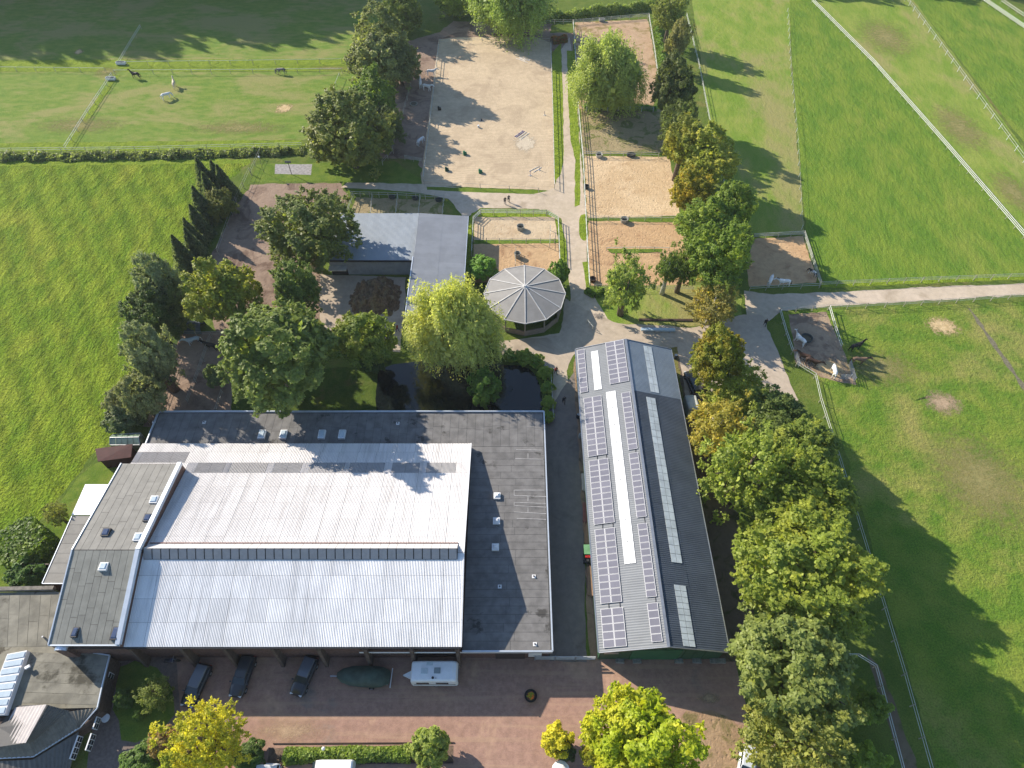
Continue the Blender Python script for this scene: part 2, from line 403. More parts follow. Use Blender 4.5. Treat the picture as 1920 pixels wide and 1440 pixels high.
sheet('verge', [(800, 350), (1000, 357), (1030, 358), (1000, 364), (870, 360), (800, 356)], 6, G_lawn, 'thin grass edge below the arena', .15)
sheet('paddock', [(1078, 42), (1215, 36), (1234, 145), (1225, 205), (1085, 205)], 3, sandm('rusty_sand', (.40, .27, .17), (.45, .32, .205), (.25, .19, .08), (.5, .62), .25, .1, 2.2), 'reddish sand paddock behind the round willow', .25)
sheet('paddock', [(1090, 205), (1250, 205), (1260, 285), (1092, 290)], 3, M_weed, 'weedy brown paddock in the shade of the willow', .25)
sheet('paddock', [(1096, 292), (1255, 294), (1275, 405), (1100, 408)], 3, M_pad, 'square yellow sand paddock beside the track', .2)
sheet('paddock', [(1104, 414), (1275, 414), (1300, 465), (1290, 540), (1107, 535), (1103, 480)], 3, M_padr, 'churned orange sand paddock beside the track', .2)
sheet('paddock', [(890, 407), (1040, 407), (1047, 450), (888, 450)], 7, sandm('pen_sand', (.48, .37, .24), (.53, .42, .28), (.40, .29, .18), (.5, .68), .3, .08, 2.6), 'small pale sand pen with a tub, above the round roof', .15)
sheet('paddock', [(888, 458), (1047, 456), (1050, 510), (1000, 530), (885, 530)], 7, M_padr, 'small orange sand pen touching the round roof', .15)
sheet('verge', [(884, 400), (903, 392), (1025, 393), (1045, 404), (1062, 450), (1064, 520), (1050, 520), (1049, 452), (1040, 408), (892, 406), (884, 420), (882, 520), (870, 520), (876, 430)], 6, G_strip, 'grass rim round the small sand pens', .15)
sheet('verge', [(888, 450), (1047, 449), (1048, 456), (888, 458)], 8, G_lawn, 'grass line between the two small sand pens', .12)
sheet('verge', [(1138, 467), (1243, 467), (1240, 473), (1145, 475)], 8, G_lawn, 'grass line inside the orange sand paddock', .12)
sheet('verge', [(1170, 412), (1262, 412), (1262, 417), (1165, 416)], 8, G_lawn, 'weedy line between yellow and orange paddocks', .15)
sheet('stall_yard', [(668, 370), (830, 375), (830, 408), (655, 404)], 4, M_weed, 'row of small sandy stalls behind the grey shed', .2)
sheet('lawn', [(1115, 545), (1180, 535), (1310, 535), (1390, 560), (1390, 610), (1260, 612), (1150, 608), (1120, 590)], 4, G_olive, 'dry grass island with trees above the barn', .3)
sheet('paddock', [(1412, 448), (1505, 443), (1532, 520), (1530, 530), (1405, 538), (1400, 500)], 4, M_padr, 'small sand paddock with white horses beside the tree row', .25)
sheet('paddock', [(1478, 590), (1548, 585), (1575, 640), (1605, 720), (1540, 708), (1490, 680), (1485, 640)], 4, sandm('muddy_sand', (.30, .22, .15), (.35, .26, .175), (.20, .14, .10), (.48, .64), .3, .1, 2.2), 'muddy pen with horses and a round feeder', .3)
sheet('road', [(1395, 545), (1450, 552), (1560, 548), (1700, 540), (2000, 528), (2400, 512), (2400, 540), (1920, 553), (1700, 566), (1560, 574), (1465, 582), (1420, 620), (1400, 600)], 4, M_track, 'straight sandy farm track leaving to the east', .2)
sheet('verge', [(1540, 530), (1990, 512), (1990, 521), (1540, 540)], 5, G_strip, 'grass bank along the upper side of the farm track', .2)
sheet('yard', [(1060, 560), (1130, 595), (1160, 606), (1300, 615), (1395, 590), (1430, 590), (1470, 690), (1500, 760), (1440, 760), (1390, 700), (1290, 760), (1270, 650), (1080, 660), (1060, 700), (940, 665), (930, 640), (1050, 630)], 6, M_conc, 'grey gravel yard between round roof and barn', .3)
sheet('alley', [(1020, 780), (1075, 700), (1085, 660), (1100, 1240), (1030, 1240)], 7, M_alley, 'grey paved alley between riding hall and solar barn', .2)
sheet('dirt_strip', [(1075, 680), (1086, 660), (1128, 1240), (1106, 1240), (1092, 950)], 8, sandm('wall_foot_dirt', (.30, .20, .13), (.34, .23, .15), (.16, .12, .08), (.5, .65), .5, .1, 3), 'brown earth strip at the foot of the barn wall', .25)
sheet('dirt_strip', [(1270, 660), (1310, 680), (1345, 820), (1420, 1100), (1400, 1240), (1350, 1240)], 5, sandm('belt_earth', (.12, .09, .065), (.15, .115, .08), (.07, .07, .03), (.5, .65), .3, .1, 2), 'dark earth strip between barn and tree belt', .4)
sheet('yard', [(205, 1232), (240, 1222), (1120, 1232), (1375, 1232), (1400, 1330), (1400, 1440), (1400, 1600), (430, 1600), (200, 1600), (215, 1420)], 4, M_yard, 'red brick paved yard in front of the riding hall', .12)
sheet('path', [(195, 1225), (330, 1225), (345, 1440), (190, 1560), (150, 1560), (170, 1380)], 5, M('garden_paving', (.17, .13, .11), var=.2, vs=3), 'dim paved garden path beside the house', .1)
sheet('lawn', [(222, 1252), (252, 1240), (295, 1252), (322, 1290), (328, 1340), (300, 1372), (255, 1392), (228, 1388), (225, 1350), (212, 1330)], 7, G_lawn, 'dark oval lawn between house and parked cars', .12)
sheet('flower_bed', [(505, 1402), (850, 1398), (850, 1432), (500, 1434)], 6, M('bed_soil', (.16, .11, .075), var=.3, vs=3, bump=.05), 'long planting bed at the lower yard edge', .1)
sheet('flower_bed', [(235, 1420), (320, 1370), (470, 1395), (505, 1450), (500, 1560), (200, 1560)], 6, M('bed_mulch', (.30, .17, .11), var=.3, vs=2.5, bump=.05), 'corner bed with the yellow tree', .15)
sheet('dirt_patch', [(1275, 1340), (1330, 1330), (1420, 1370), (1440, 1600), (1200, 1600), (1220, 1440)], 6, sandm('bare_edge', (.29, .19, .12), (.33, .23, .14), (.17, .14, .06), (.5, .65), .4, .1, 2.5), 'bare earth at the yard edge under the lime green tree', .5, 1)
sheet('path', [(1625, 1225), (1650, 1247), (1680, 1320), (1720, 1440), (1745, 1600), (1700, 1600), (1690, 1440), (1660, 1340)], 4, sandm('shady_earth', (.15, .115, .075), (.19, .15, .095), (.10, .11, .04), (.5, .62), .3, .1, 2.5), 'worn earth path between two paddock fences', .3)  # the shade over this path is painted in as darker earth
sheet('ditch_track', [(1814, 578), (1820, 578), (1868, 645), (1935, 742), (1929, 744), (1862, 650)], 4, M('dark_soil', (.15, .135, .085), var=.3, vs=3), 'dark dug line across the paddock', .25)
F_straw = faded('straw_scatter', (.44, .32, .16), (.58, .44, .25), .35, .8); F_bare = faded('bare_scatter', (.36, .26, .165), (.42, .31, .20), .25, .95); F_worn = faded('worn_scatter', (.24, .225, .085), (.29, .25, .10), .3, 1.2); F_gr = faded('lush_scatter', (.09, .14, .022), (.13, .17, .03), .35, 1.1)
for (cx, cy, rx, ry, lab, mt, lv) in ((148, 97, 13, 7, 'small straw patch in the far shaded pasture', F_straw, 9), (533, 203, 24, 13, 'straw heap spread on the grazed pasture', F_straw, 9), (1768, 612, 42, 25, 'pale straw patch below the farm track', F_straw, 9),
        (1768, 755, 44, 28, 'bare sandy wallow in the large paddock', F_bare, 9), (1556, 690, 46, 24, 'orange hay spread round the white horse', F_straw, 10), (1650, 690, 110, 48, 'trampled earth outside the muddy pen', F_worn, 8), 
        (1560, 160, 0, 0, '', None, 0), (1660, 70, 70, 50, 'worn brown turf in the narrow dry meadow', F_worn, 7), (1800, 240, 60, 60, 'brown trodden turf lower in the dry meadow', F_worn, 7), (1900, 360, 50, 60, 'brown turf at the edge of the dry meadow', F_worn, 7),
        (150, 235, 120, 22, 'dry bleached turf in the grazed pasture', F_worn, 7), (450, 240, 130, 18, 'brownish turf in the lower grazed pasture', F_worn, 7), (330, 160, 40, 0, '', None, 0),
        (200, 135, 36, 14, 'trodden earth round the two troughs', F_worn, 8), (620, 128, 60, 6, 'muddy ground at the end of the far verge', F_worn, 8), (985, 268, 30, 22, 'raked pale sand around the striped poles', faded('raked_sand', (.52, .44, .33), (.56, .48, .36)), 9),
        (1840, 900, 130, 130, 'dry turf at the right of the large paddock', F_worn, 7), (1330, 1310, 30, 12, 'pale sand spill on the brick yard', F_bare, 8), (540, 1370, 90, 28, 'yellow sand swept over the brick yard', faded('swept_sand', (.42, .29, .19), (.47, .34, .22), .1, 1.3), 8)):
    if mt: patch('straw_patch' if mt is F_straw else 'turf_patch', cx, cy, rx, ry, lv, mt, lab)
tw = NT('pond_water')
tw.bump(tw.noise(1.2, 3), .006)
M_water = tw.out(tw.mix(tw.ramp(tw.noise(.2, 5), .4, .7), (.004, .007, .008), (.012, .016, .014)), .06, .5)
sheet('pond', [(705, 705), (720, 686), (790, 676), (870, 676), (940, 684), (985, 686), (1008, 706), (1016, 740), (1018, 800), (1018, 820), (705, 820)], 10, M_water, 'dark still pond behind the riding hall', .12, 1)

# ------------------------------------------------------------------ riding hall
M_brick = M('dark_brick', (.13, .075, .06), var=.3, vs=4, bump=.01, bs=12)
M_brickr = M('red_brick', (.22, .10, .075), var=.25, vs=4)
M_felt = M('roof_felt', (.155, .150, .145), var=.2, vs=.8, piece=.06, col2=(.06, .057, .053), c2s=.35, c2=(.60, .68))
M_feltw = M('roof_felt_pale', (.23, .222, .20), var=.10, vs=.9, piece=.07)
M_felts = M('roof_felt_green', (.21, .21, .185), var=.12, vs=.9, piece=.09)
M_feltold = M('roof_felt_mossy', (.185, .175, .14), var=.25, vs=.6, piece=.08, col2=(.055, .05, .035), c2s=.22, c2=(.53, .63))
M_seam = M('felt_seam', (.05, .05, .05), var=.2)
M_fc = M('fibre_cement', (.62, .595, .58), streak=.45, rough=.5, var=.06, vs=.35, piece=.05, spec=.5)
M_fc2 = M('fibre_cement_lightened', (.76, .75, .74), streak=.4, rough=.5, var=.07, vs=.35, piece=.07, spec=.6)  # same sheets, lightened in colour to offset the south slope's weaker sun
M_trans = M('rooflight_sheet', (.29, .28, .28), rough=.4, var=.08, piece=.04, spec=.5)
M_white = M('white_trim', (.72, .72, .72), rough=.5, var=.05)
M_alum = M('pale_metal_trim', (.55, .60, .66), rough=.35, var=.05, metal=.3)
M_dark = M('dark_trim', (.03, .03, .033), rough=.5)
M_conc2 = M('concrete', (.35, .34, .32), var=.15)
M_steel = M('galvanised_steel', (.42, .43, .44), rough=.35, metal=.7, var=.1)
tg = NT('window_glass'); M_glass = tg.out((.02, .03, .04), .05, .6); MATS['glass'] = M_glass
tg = NT('skylight_glass'); M_sky = tg.out(tg.mix(tg.ramp(tg.noise(1.5), .3, .7), (.42, .50, .55), (.50, .57, .61)), .12, .8)
tg = NT('blue_glass'); M_bglass = tg.out((.06, .08, .14), .06, .8)

XW, XE, XF, YS, YN, YF = -50.4, -5.6, 4.55, 20.2, 47.2, 53.0
ZS, ZR, YR, ZN, ZF = 5.6, 8.2, 29.95, 4.35, 3.6
hall = thing('riding_hall', 'large riding hall with pale corrugated gable roof and dark flat roof edges', 'hall', (-22, 36, 0))
wb = MB()
wb.add([(XW + .2, YS + .35, 0), (XE - .2, YS + .35, 0), (XE - .2, YR, 0), (XE - .2, YN, 0), (XW + .2, YN, 0), (XW + .2, YR, 0),
        (XW + .2, YS + .35, ZS - .1), (XE - .2, YS + .35, ZS - .1), (XE - .2, YR, ZR - .15), (XE - .2, YN, ZN - .15), (XW + .2, YN, ZN - .15), (XW + .2, YR, ZR - .15)],
       [(0, 1, 7, 6), (1, 2, 8, 7), (2, 3, 9, 8), (3, 4, 10, 9), (4, 5, 11, 10), (5, 0, 6, 11)])
wb.build('wall', M_brick, hall, True)
fl = [(XE - .15, YS + .3), (XF - .25, YS + .3), (XF - .25, YF - .25), (XW + .2, YF - .25), (XW + .2, YN - .1), (XE - .15, YN - .1)]
MB().prism(fl, 0, ZF - .25).build('flat_roof_wall', M_brick, hall, True)
deck = [(XE, YS + .05), (XF, YS + .05), (XF, YF), (XW, YF), (XW, YN), (XE, YN)]
MB().prism(deck, ZF - .25, ZF - .03).build('flat_roof_deck', M_seam, hall, True)
pieces(hall, [(XF - .2, YS + .2, ZF - .03), (XF - .2, YN, ZF - .03), (XE + .02, YN, ZF - .03), (XE + .02, YS + .2, ZF - .03)], 27, 2, M_felt, 'felt_strip', .03, .02, 0, .5)
pieces(hall, [(XW + .2, YN + .02, ZF - .03), (XF - .2, YN + .02, ZF - .03), (XF - .2, YF - .2, ZF - .03), (XW + .2, YF - .2, ZF - .03)], 46, 2, M_felt, 'felt_strip', .03, .02, 0, .5)
cb = MB()
for a, c in (((XW, YF), (XF, YF)), ((XF, YF), (XF, YS + .05)), ((XF, YS + .05), (XE, YS + .05)), ((XW, YN), (XW, YF))): cb.bar((*a, ZF + .05), (*c, ZF + .05), .16, .34)
cb.build('roof_coping', M_alum, hall, True)
MB().box(-17.2, XF + .005, YS - .08 + .1, YS + .04, ZF - .55, ZF - .12).build('fascia', M_white, hall, True)
# corrugated sheets of the two slopes
def slopeN(x, y): return (x, y, ZR + (ZN - ZR) * (y - YR) / (YN - YR))
def slopeS(x, y): return (x, y, ZR + (ZS - ZR) * (YR - y) / (YR - YS))
XL = -42.7; YWN = 42.6
MB().add([slopeS(XL + .1, YS + .05), slopeS(XE - .1, YS + .05), slopeS(XE - .1, YR), slopeN(XE - .1, YN), slopeN(XL, YN), slopeS(XL + .1, YR)], [(0, 1, 2, 5), (5, 2, 3, 4)]).build('roof_underlay', M_seam, hall, True).location.z = -.06
NU = 17
pieces(hall, [slopeS(XL, YS), slopeS(XE, YS), slopeS(XE, YR), slopeS(XL, YR)], NU, 4, M_fc2, 'roof_sheet', .02, 0, .02, 0, None, 12, .05)
# the north slope: rows, with a row of dim rooflight sheets
nN0 = Vector((0, ZR - ZN, YN - YR)).normalized()
NP = lambda px, py: onplane(px, py, (0, YR, ZR), nN0)
yd0, yd1, ye1 = NP(600, 887).y, NP(600, 868).y, NP(300, 848).y
def row(xl, xr, y0, y1, mat, name, n=None):
    pieces(hall, [slopeN(xl, y0), slopeN(xr, y0), slopeN(xr, y1), slopeN(xl, y1)], n or max(1, round((xr - xl) / 2.5)), 1, mat, name, .02, 0, .02, 0, None, 12, .05)
rowy = [YR, 32.2, 34.7, 37.2, 39.7, yd0]
for k in range(5): row(XL, XE, rowy[k], rowy[k + 1], M_fc, 'roof_sheet', NU)
xs_ = [XL] + [NP(px, 878).x for px in (368, 420, 432, 500, 513, 565, 580, 645, 655, 720, 735, 786, 800, 855)] + [XE]
for k in range(len(xs_) - 1): row(xs_[k], xs_[k + 1], yd0, yd1, M_trans if k % 2 else M_fc, 'rooflight_sheet' if k % 2 else 'roof_sheet', 2 if k % 2 else 1)
row(XW, XL, YWN, yd1, M_fc, 'roof_sheet')
xq = [XW, NP(352, 857).x, XE]
row(XW + .8, xq[1], yd1, ye1, M_trans, 'rooflight_sheet', 3); row(XW, XW + .8, yd1, ye1, M_fc, 'roof_sheet', 1); row(xq[1], XE, yd1, ye1, M_fc, 'roof_sheet'); row(XW, XE, ye1, YN, M_fc, 'roof_sheet')
vb = MB()
vb.bar(slopeS(XE + .03, YS), slopeS(XE + .03, YR), .12, .3); vb.bar(slopeN(XE + .03, YR), slopeN(XE + .03, YN), .12, .3)
vb.build('verge_trim', M_white, hall, True)
gb = MB(); gb.bar((XL - 7.5, YS - .06, ZS - .12), (XE, YS - .06, ZS - .12), .16, .16); gb.build('gutter', M_dark, hall, True)
# ridge lantern
LY0, LY1 = YR - .75, YR + 1.25
zt = ZR + .75
lan = MB()
lan.add([(XL + .3, LY1, slopeN(0, LY1)[2]), (XE - .7, LY1, slopeN(0, LY1)[2]), (XE - .7, YR + .25, zt), (XL + .3, YR + .25, zt),
         (XL + .3, LY0, slopeS(0, LY0)[2] + .1), (XE - .7, LY0, slopeS(0, LY0)[2] + .1)],
        [(0, 1, 2, 3), (3, 2, 5, 4), (0, 3, 4), (1, 5, 2)])
lan_o = lan.build('ridge_lantern', M_seam, hall, True)
pieces(lan_o, [(XL + .3, LY1, slopeN(0, LY1)[2]), (XE - .7, LY1, slopeN(0, LY1)[2]), (XE - .7, YR + .2, zt), (XL + .3, YR + .2, zt)], 36, 1, M_fc, 'lantern_sheet', .04, .03, .02)
pieces(lan_o, [(XL + .3, YR + .22, zt), (XE - .7, YR + .22, zt), (XE - .7, LY0, slopeS(0, LY0)[2] + .1), (XL + .3, LY0, slopeS(0, LY0)[2] + .1)], 36, 1, M_trans, 'glazing_panel', .12, .03, .02)
MB().bar((XL + .3, LY1 + .05, slopeN(0, LY1)[2] + .1), (XE - .7, LY1 + .05, slopeN(0, LY1)[2] + .1), .08, .14).build('lantern_flashing', M_brickr, hall, True)
# raised west wing: felted gable following the hall's slopes
WZ = .85
def wN(x, y): p = slopeN(x, y); return (p[0], p[1], ZR + WZ + (ZN + .9 - ZR) * (y - YR) / (YN - YR))
def wS(x, y): p = slopeS(x, y); return (p[0], p[1], p[2] + WZ)
ww = MB(); x0, x1 = XW - .02, XL
prof = [(YS - .02, 0), (YS - .02, wS(0, YS)[2] - .04), (YR, ZR + WZ - .04), (YWN, wN(0, YWN)[2] - .04), (YWN, 0)]
n = len(prof)
ww.add([(x0, y, z) for y, z in prof] + [(x1, y, z) for y, z in prof], [tuple(range(n - 1, -1, -1)), tuple(range(n, 2 * n))] + [(i, (i + 1) % n, n + (i + 1) % n, n + i) for i in range(n)])
ww.build('west_wing_wall', M_brick, hall, True)
pieces(hall, [wS(x0, YS), wS(x1 - .4, YS), wS(x1 - .4, YR - .02), wS(x0, YR - .02)], 9, 3, M_felts, 'felt_strip', .035, .02, 0, .8)
pieces(hall, [wN(x0, YR + .02), wN(x1 - .4, YR + .02), wN(x1 - .4, YWN), wN(x0, YWN)], 8, 3, M_feltw, 'felt_strip', .035, .02, 0, .8)
tb = MB()
tb.bar(Vector(wS(x1 - .1, YS)) + Vector((0, 0, .1)), Vector(wS(x1 - .1, YR)) + Vector((0, 0, .1)), .5, .5)
tb.bar(Vector(wN(x1 - .1, YR)) + Vector((0, 0, .1)), Vector(wN(x1 - .1, YWN)) + Vector((0, 0, .1)), .5, .5)
tb.build('parapet', M_alum, hall, True)
tb = MB()
for fn, ya, yb in ((wS, YS, YR), (wN, YR, YWN)): tb.bar(Vector(fn(x0, ya)) + Vector((0, 0, .03)), Vector(fn(x0, yb)) + Vector((0, 0, .03)), .12, .22)
tb.bar(Vector(wS(x0, YS - .05)) + Vector((0, 0, -.05)), Vector(wS(x1, YS - .05)) + Vector((0, 0, -.05)), .12, .25)
tb.build('roof_edge_trim', M_alum, hall, True)
def dome(parent, p, w, l, h=.35, gl=None, rz=0, pyramid=False):
    c = MB(); c.obox(p, (w + .18, l + .18, h), rz, p[2]); k = c.build('roof_window', M_dark if gl is M_bglass else M_white, parent, True)
    g = MB()
    cs, sn = math.cos(rz), math.sin(rz)
    q = lambda s_: [(p[0] + x * cs * s_ - y * sn * s_, p[1] + x * sn * s_ + y * cs * s_) for x, y in ((-w / 2, -l / 2), (w / 2, -l / 2), (w / 2, l / 2), (-w / 2, l / 2))]
    g.hexa([(*a, p[2] + h) for a in q(1)], [(*a, p[2] + h + (.22 if pyramid else .1)) for a in q(.35 if pyramid else .75)])
    g.build('glazing', gl or M_sky, k, True)
for px, py in ((492, 816), (532, 816), (604, 816), (642, 816)): dome(hall, V(px, py, ZF), .75, 1.2)
for px, py in ((932, 931), (931, 978), (929, 1027)): dome(hall, V(px, py, ZF), .7, .7, .3, M_white, 0, True)
pS = (Vector((0, YR, ZR + WZ)), Vector((0, -(ZR - ZS), (YR - YS))).normalized())
nN = Vector((0, (ZR - ZN - .9), (YN - YR))).normalized()
for px, py, g in ((290, 938, M_sky), (278, 972, M_bglass), (200, 999, M_bglass), (260, 1008, M_sky)):
    dome(hall, onplane(px, py, (0, YR, ZR + WZ), nN) + Vector((0, 0, -.1)), .72, .8, .4, g)
nS = Vector((0, -(ZR - ZS), (YR - YS))).normalized()
for px, py, g, w, l in ((195, 1063, M_sky, .75, .75), (142, 1186, M_bglass, .5, .9), (217, 1188, M_bglass, .6, 1.2)):
    dome(hall, onplane(px, py, (0, YR, ZR + WZ), nS) + Vector((0, 0, -.12)), w, l, .35, g)
for px, py in ((289, 791), (383, 792), (746, 794), (1001, 1081), (1003, 1208), (937, 1100)):
    p = V(px, py, ZF); q = MB(); q.box(p.x - .22, p.x + .22, p.y - .22, p.y + .22, ZF - .02, ZF + .06); k = q.build('roof_vent', M_white, hall, True)
    MB().disc(p, .09, ZF + .06, ZF + .22, 8).build('vent_cap', M_dark, k, True)
# white repair lines painted on the east flat roof (each a thin raised weld strip)
for (xa, ya, xb, yb) in ((964, 919, 1020, 919), (964, 929, 1024, 931), (964, 942, 1023, 944), (964, 948, 1024, 951), (964, 960, 1024, 963), (969, 972, 1024, 974), (964, 919, 964, 929), (964, 941, 964, 950), (990, 929, 990, 940), (990, 951, 990, 961), (966, 860, 1018, 861), (968, 843, 1016, 844), (990, 850, 990, 861)):
    MB().bar(V(xa, ya, ZF + .0), V(xb, yb, ZF + .0), .09, .03).build('weld_strip', M('pale_weld', (.34, .33, .32), var=.2), hall, True)
# front wall: buttresses, downpipes, windows
for px in (250, 345, 425, 515, 600, 686, 772, 858):
    x = V(px, 1222, 4).x
    bb = MB(); bb.add([(x - .2, YS + .35, 0), (x + .2, YS + .35, 0), (x + .2, YS + .35, 5), (x - .2, YS + .35, 5), (x - .2, YS - .75, 0), (x + .2, YS - .75, 0), (x + .2, YS - .1, 5), (x - .2, YS - .1, 5)],
                      [(0, 1, 2, 3), (4, 7, 6, 5), (0, 4, 5, 1), (3, 2, 6, 7), (0, 3, 7, 4), (1, 5, 6, 2)])
    bb.build('buttress', M('brown_render', (.115, .082, .065), var=.2), hall, True)
MB().box(-1.9, 1.5, YS + .2, YS + .33, 0, 2.6).build('door', M('hall_door', (.05, .035, .03)), hall, True)
MB().box(1.9, 3.4, YS + .18, YS + .33, .9, 2.3).build('window', M_white, hall, True)
# ------------------------------------------------------------------ solar barn
BX0, BX1, BXR, BY0, BY1, BZ, BZR = 9.75, 24.3, 17.05, 20.05, 64.4, 3.95, 6.25
barn = thing('solar_barn', 'long green walled barn with solar panels on its grey gable roof', 'barn', (17, 42, 0))
M_green = M('green_cladding', (.035, .085, .045), var=.15, vs=2, rough=.5)
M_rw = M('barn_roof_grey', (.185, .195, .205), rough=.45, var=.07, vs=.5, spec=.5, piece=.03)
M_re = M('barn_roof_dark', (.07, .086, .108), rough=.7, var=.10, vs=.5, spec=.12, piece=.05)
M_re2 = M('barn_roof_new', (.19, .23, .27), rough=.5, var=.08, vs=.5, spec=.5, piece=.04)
M_pan = M('solar_cell', (.165, .16, .185), rough=.18, var=.06, vs=.8, spec=.9, piece=.06)
M_panf = M('panel_frame', (.52, .52, .53), rough=.4, var=.03)
M_rl = M('polycarbonate', (.78, .79, .79), rough=.3, var=.05, piece=.03, spec=.6)
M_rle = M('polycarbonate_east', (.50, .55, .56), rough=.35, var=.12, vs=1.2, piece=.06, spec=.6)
M_rail = M('red_paint', (.30, .06, .04))
wb = MB(); o_ = .25
prof = [(BX0 + o_, 0), (BX0 + o_, BZ), (BXR, BZR - .12), (BX1 - o_, BZ), (BX1 - o_, 0)]
n = 5
wb.add([(x, BY0 + .35, z) for x, z in prof] + [(x, BY1 - .3, z) for x, z in prof], [tuple(range(n)), tuple(range(2 * n - 1, n - 1, -1))] + [(i, n + i, n + (i + 1) % n, (i + 1) % n) for i in range(n)])
wb.build('wall', M_green, barn, True)
for x in np.arange(BX0 + .8, BX1 - .6, 1.2):
    zt_ = BZ + (BZR - BZ) * (1 - abs(x - BXR) / (BXR - BX0)) - .2
    MB().box(x - .55, x + .55, BY0 + .3, BY0 + .345, .1, zt_).build('cladding_panel', M_green, barn, True)
MB().box(13.6, 19.2, BY0 + .26, BY0 + .298, 0, 3.9).build('sliding_door', M('green_door', (.03, .11, .05), var=.1), barn, True)
for x, w in ((11.3, 1.3), ): MB().box(x - .8, x + .8, BY0 + .24, BY0 + .30, 2.4, 2.9).build('window', M_steel, barn, True)
def wp(x, y): return (x, y, BZ + (BZR - BZ) * (x - BX0) / (BXR - BX0))
def ep(x, y): return (x, y, BZR + (BZ - BZR) * (x - BXR) / (BX1 - BXR))
YB = onplane(1240, 742, (BXR, 0, BZR), Vector((BZR - BZ, 0, BX1 - BXR)).normalized()).y
pieces(barn, [wp(BX0, BY0), wp(BX0, BY1), wp(BXR, BY1), wp(BXR, BY0)], 22, 1, M_rw, 'roof_sheet', .0, .0, -.02, 0, None, 7, .03)
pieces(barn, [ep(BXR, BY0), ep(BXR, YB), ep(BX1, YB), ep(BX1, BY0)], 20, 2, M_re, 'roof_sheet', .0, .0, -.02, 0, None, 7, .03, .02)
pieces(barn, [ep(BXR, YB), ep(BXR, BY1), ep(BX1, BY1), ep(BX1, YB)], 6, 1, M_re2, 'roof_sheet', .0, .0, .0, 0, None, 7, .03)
kb = MB(); kb.bar((BXR, BY0 - .02, BZR + .04), (BXR, BY1 + .02, BZR + .04), .35, .08); kb.build('ridge_cap', M_steel, barn, True)
kb = MB()
for y in (BY0 - .02, BY1 + .02):
    kb.bar((BX0, y, BZ + .0), (BXR, y, BZR + .0), .08, .2); kb.bar((BXR, y, BZR), (BX1, y, BZ), .08, .2)
kb.bar((BX0 - .08, BY0, BZ - .05), (BX0 - .08, BY1, BZ - .05), .14, .14); kb.bar((BX1 + .06, BY0, BZ - .05), (BX1 + .06, BY1, BZ - .05), .12, .14)
kb.build('gutter', M_steel, barn, True)
nW = Vector((-(BZR - BZ), 0, BXR - BX0)).normalized(); nE = Vector((BZR - BZ, 0, BX1 - BXR)).normalized()
W_ = lambda px, py: onplane(px, py, (BXR, 0, BZR), nW)
E_ = lambda px, py: onplane(px, py, (BXR, 0, BZR), nE)
def axis_quad(fn, a, b):           # px of top-left and bottom-right -> slope-aligned rectangle
    p, q = fn(*a), fn(*b); s_ = wp if fn is W_ else ep
    x0, x1, y0, y1 = min(p.x, q.x), max(p.x, q.x), min(p.y, q.y), max(p.y, q.y)
    return [s_(x0, y0), s_(x1, y0), s_(x1, y1), s_(x0, y1)]
def panels(a, b, nc):
    q = axis_quad(W_, a, b)
    fr = MB(); A, B_, C_, D_ = [Vector(v) for v in q]; up = nW * .10
    L = (D_ - A).length; nr = max(1, round(L / .86))
    for i in range(nc):
        for j in range(nr):
            f0 = lambda u, v: A + (B_ - A) * u + (D_ - A) * v + up
            c4 = [f0(i / nc + .004, j / nr + .002), f0((i + 1) / nc - .004, j / nr + .002), f0((i + 1) / nc - .004, (j + 1) / nr - .002), f0(i / nc + .004, (j + 1) / nr - .002)]
            m = MB(); m.hexa(c4, [p + nW * .04 for p in c4]); k = m.build('solar_panel', M_panf, barn, True)
            ce = sum(c4, Vector()) / 4
            c5 = []
            for p in c4:
                d = p - ce; c5.append(ce + Vector((d.x * (1 - .06 / abs(d.x)), d.y * (1 - .045 / abs(d.y)), d.z * (1 - .06 / abs(d.x)))) + nW * .045)
            m = MB(); m.hexa([p - nW * .01 for p in c5], [p for p in c5]); m.build('cell_face', M_pan, k, True)
panels((1082, 658), (1103, 735), 1)
panels((1135, 644), (1180, 715), 2)
panels((1094, 748), (1139, 852), 2)
panels((1104, 865), (1153, 980), 2)
panels((1115, 994), (1167, 1129), 2)
panels((1126, 1143), (1176, 1212), 2)
panels((1165, 738), (1196, 842), 1)
panels((1179, 851), (1213, 969), 1)
panels((1195, 983), (1232, 1119), 1)
panels((1213, 1132), (1243, 1203), 1)
def rl(fn, a, b, nu, nv, mat):
    pieces(barn, axis_quad(fn, a, b), nu, nv, mat, 'rooflight_panel', .05, .03, .05, 0, None)
rl(W_, (1108, 660), (1129, 730), 2, 3, M_rl)
rl(W_, (1136, 736), (1193, 1056), 2, 9, M_rl)
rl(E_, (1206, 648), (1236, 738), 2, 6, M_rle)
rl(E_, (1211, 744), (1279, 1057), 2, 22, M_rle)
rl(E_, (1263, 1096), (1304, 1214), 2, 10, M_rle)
cb = MB()
for a, b_ in (((1120, 852), (1120, 864)), ((1130, 980), (1130, 994)), ((1141, 1129), (1142, 1143)), ((1192, 842), (1192, 851)), ((1208, 969), (1210, 982)), ((1229, 1119), (1230, 1132)), ((1137, 850), (1138, 864)), ((1149, 979), (1150, 993)), ((1162, 1128), (1163, 1142))):
    cb.bar(W_(*a) + nW * .05, W_(*b_) + nW * .05, .06, .05)
cb.build('cable_duct', M_dark, barn, True)
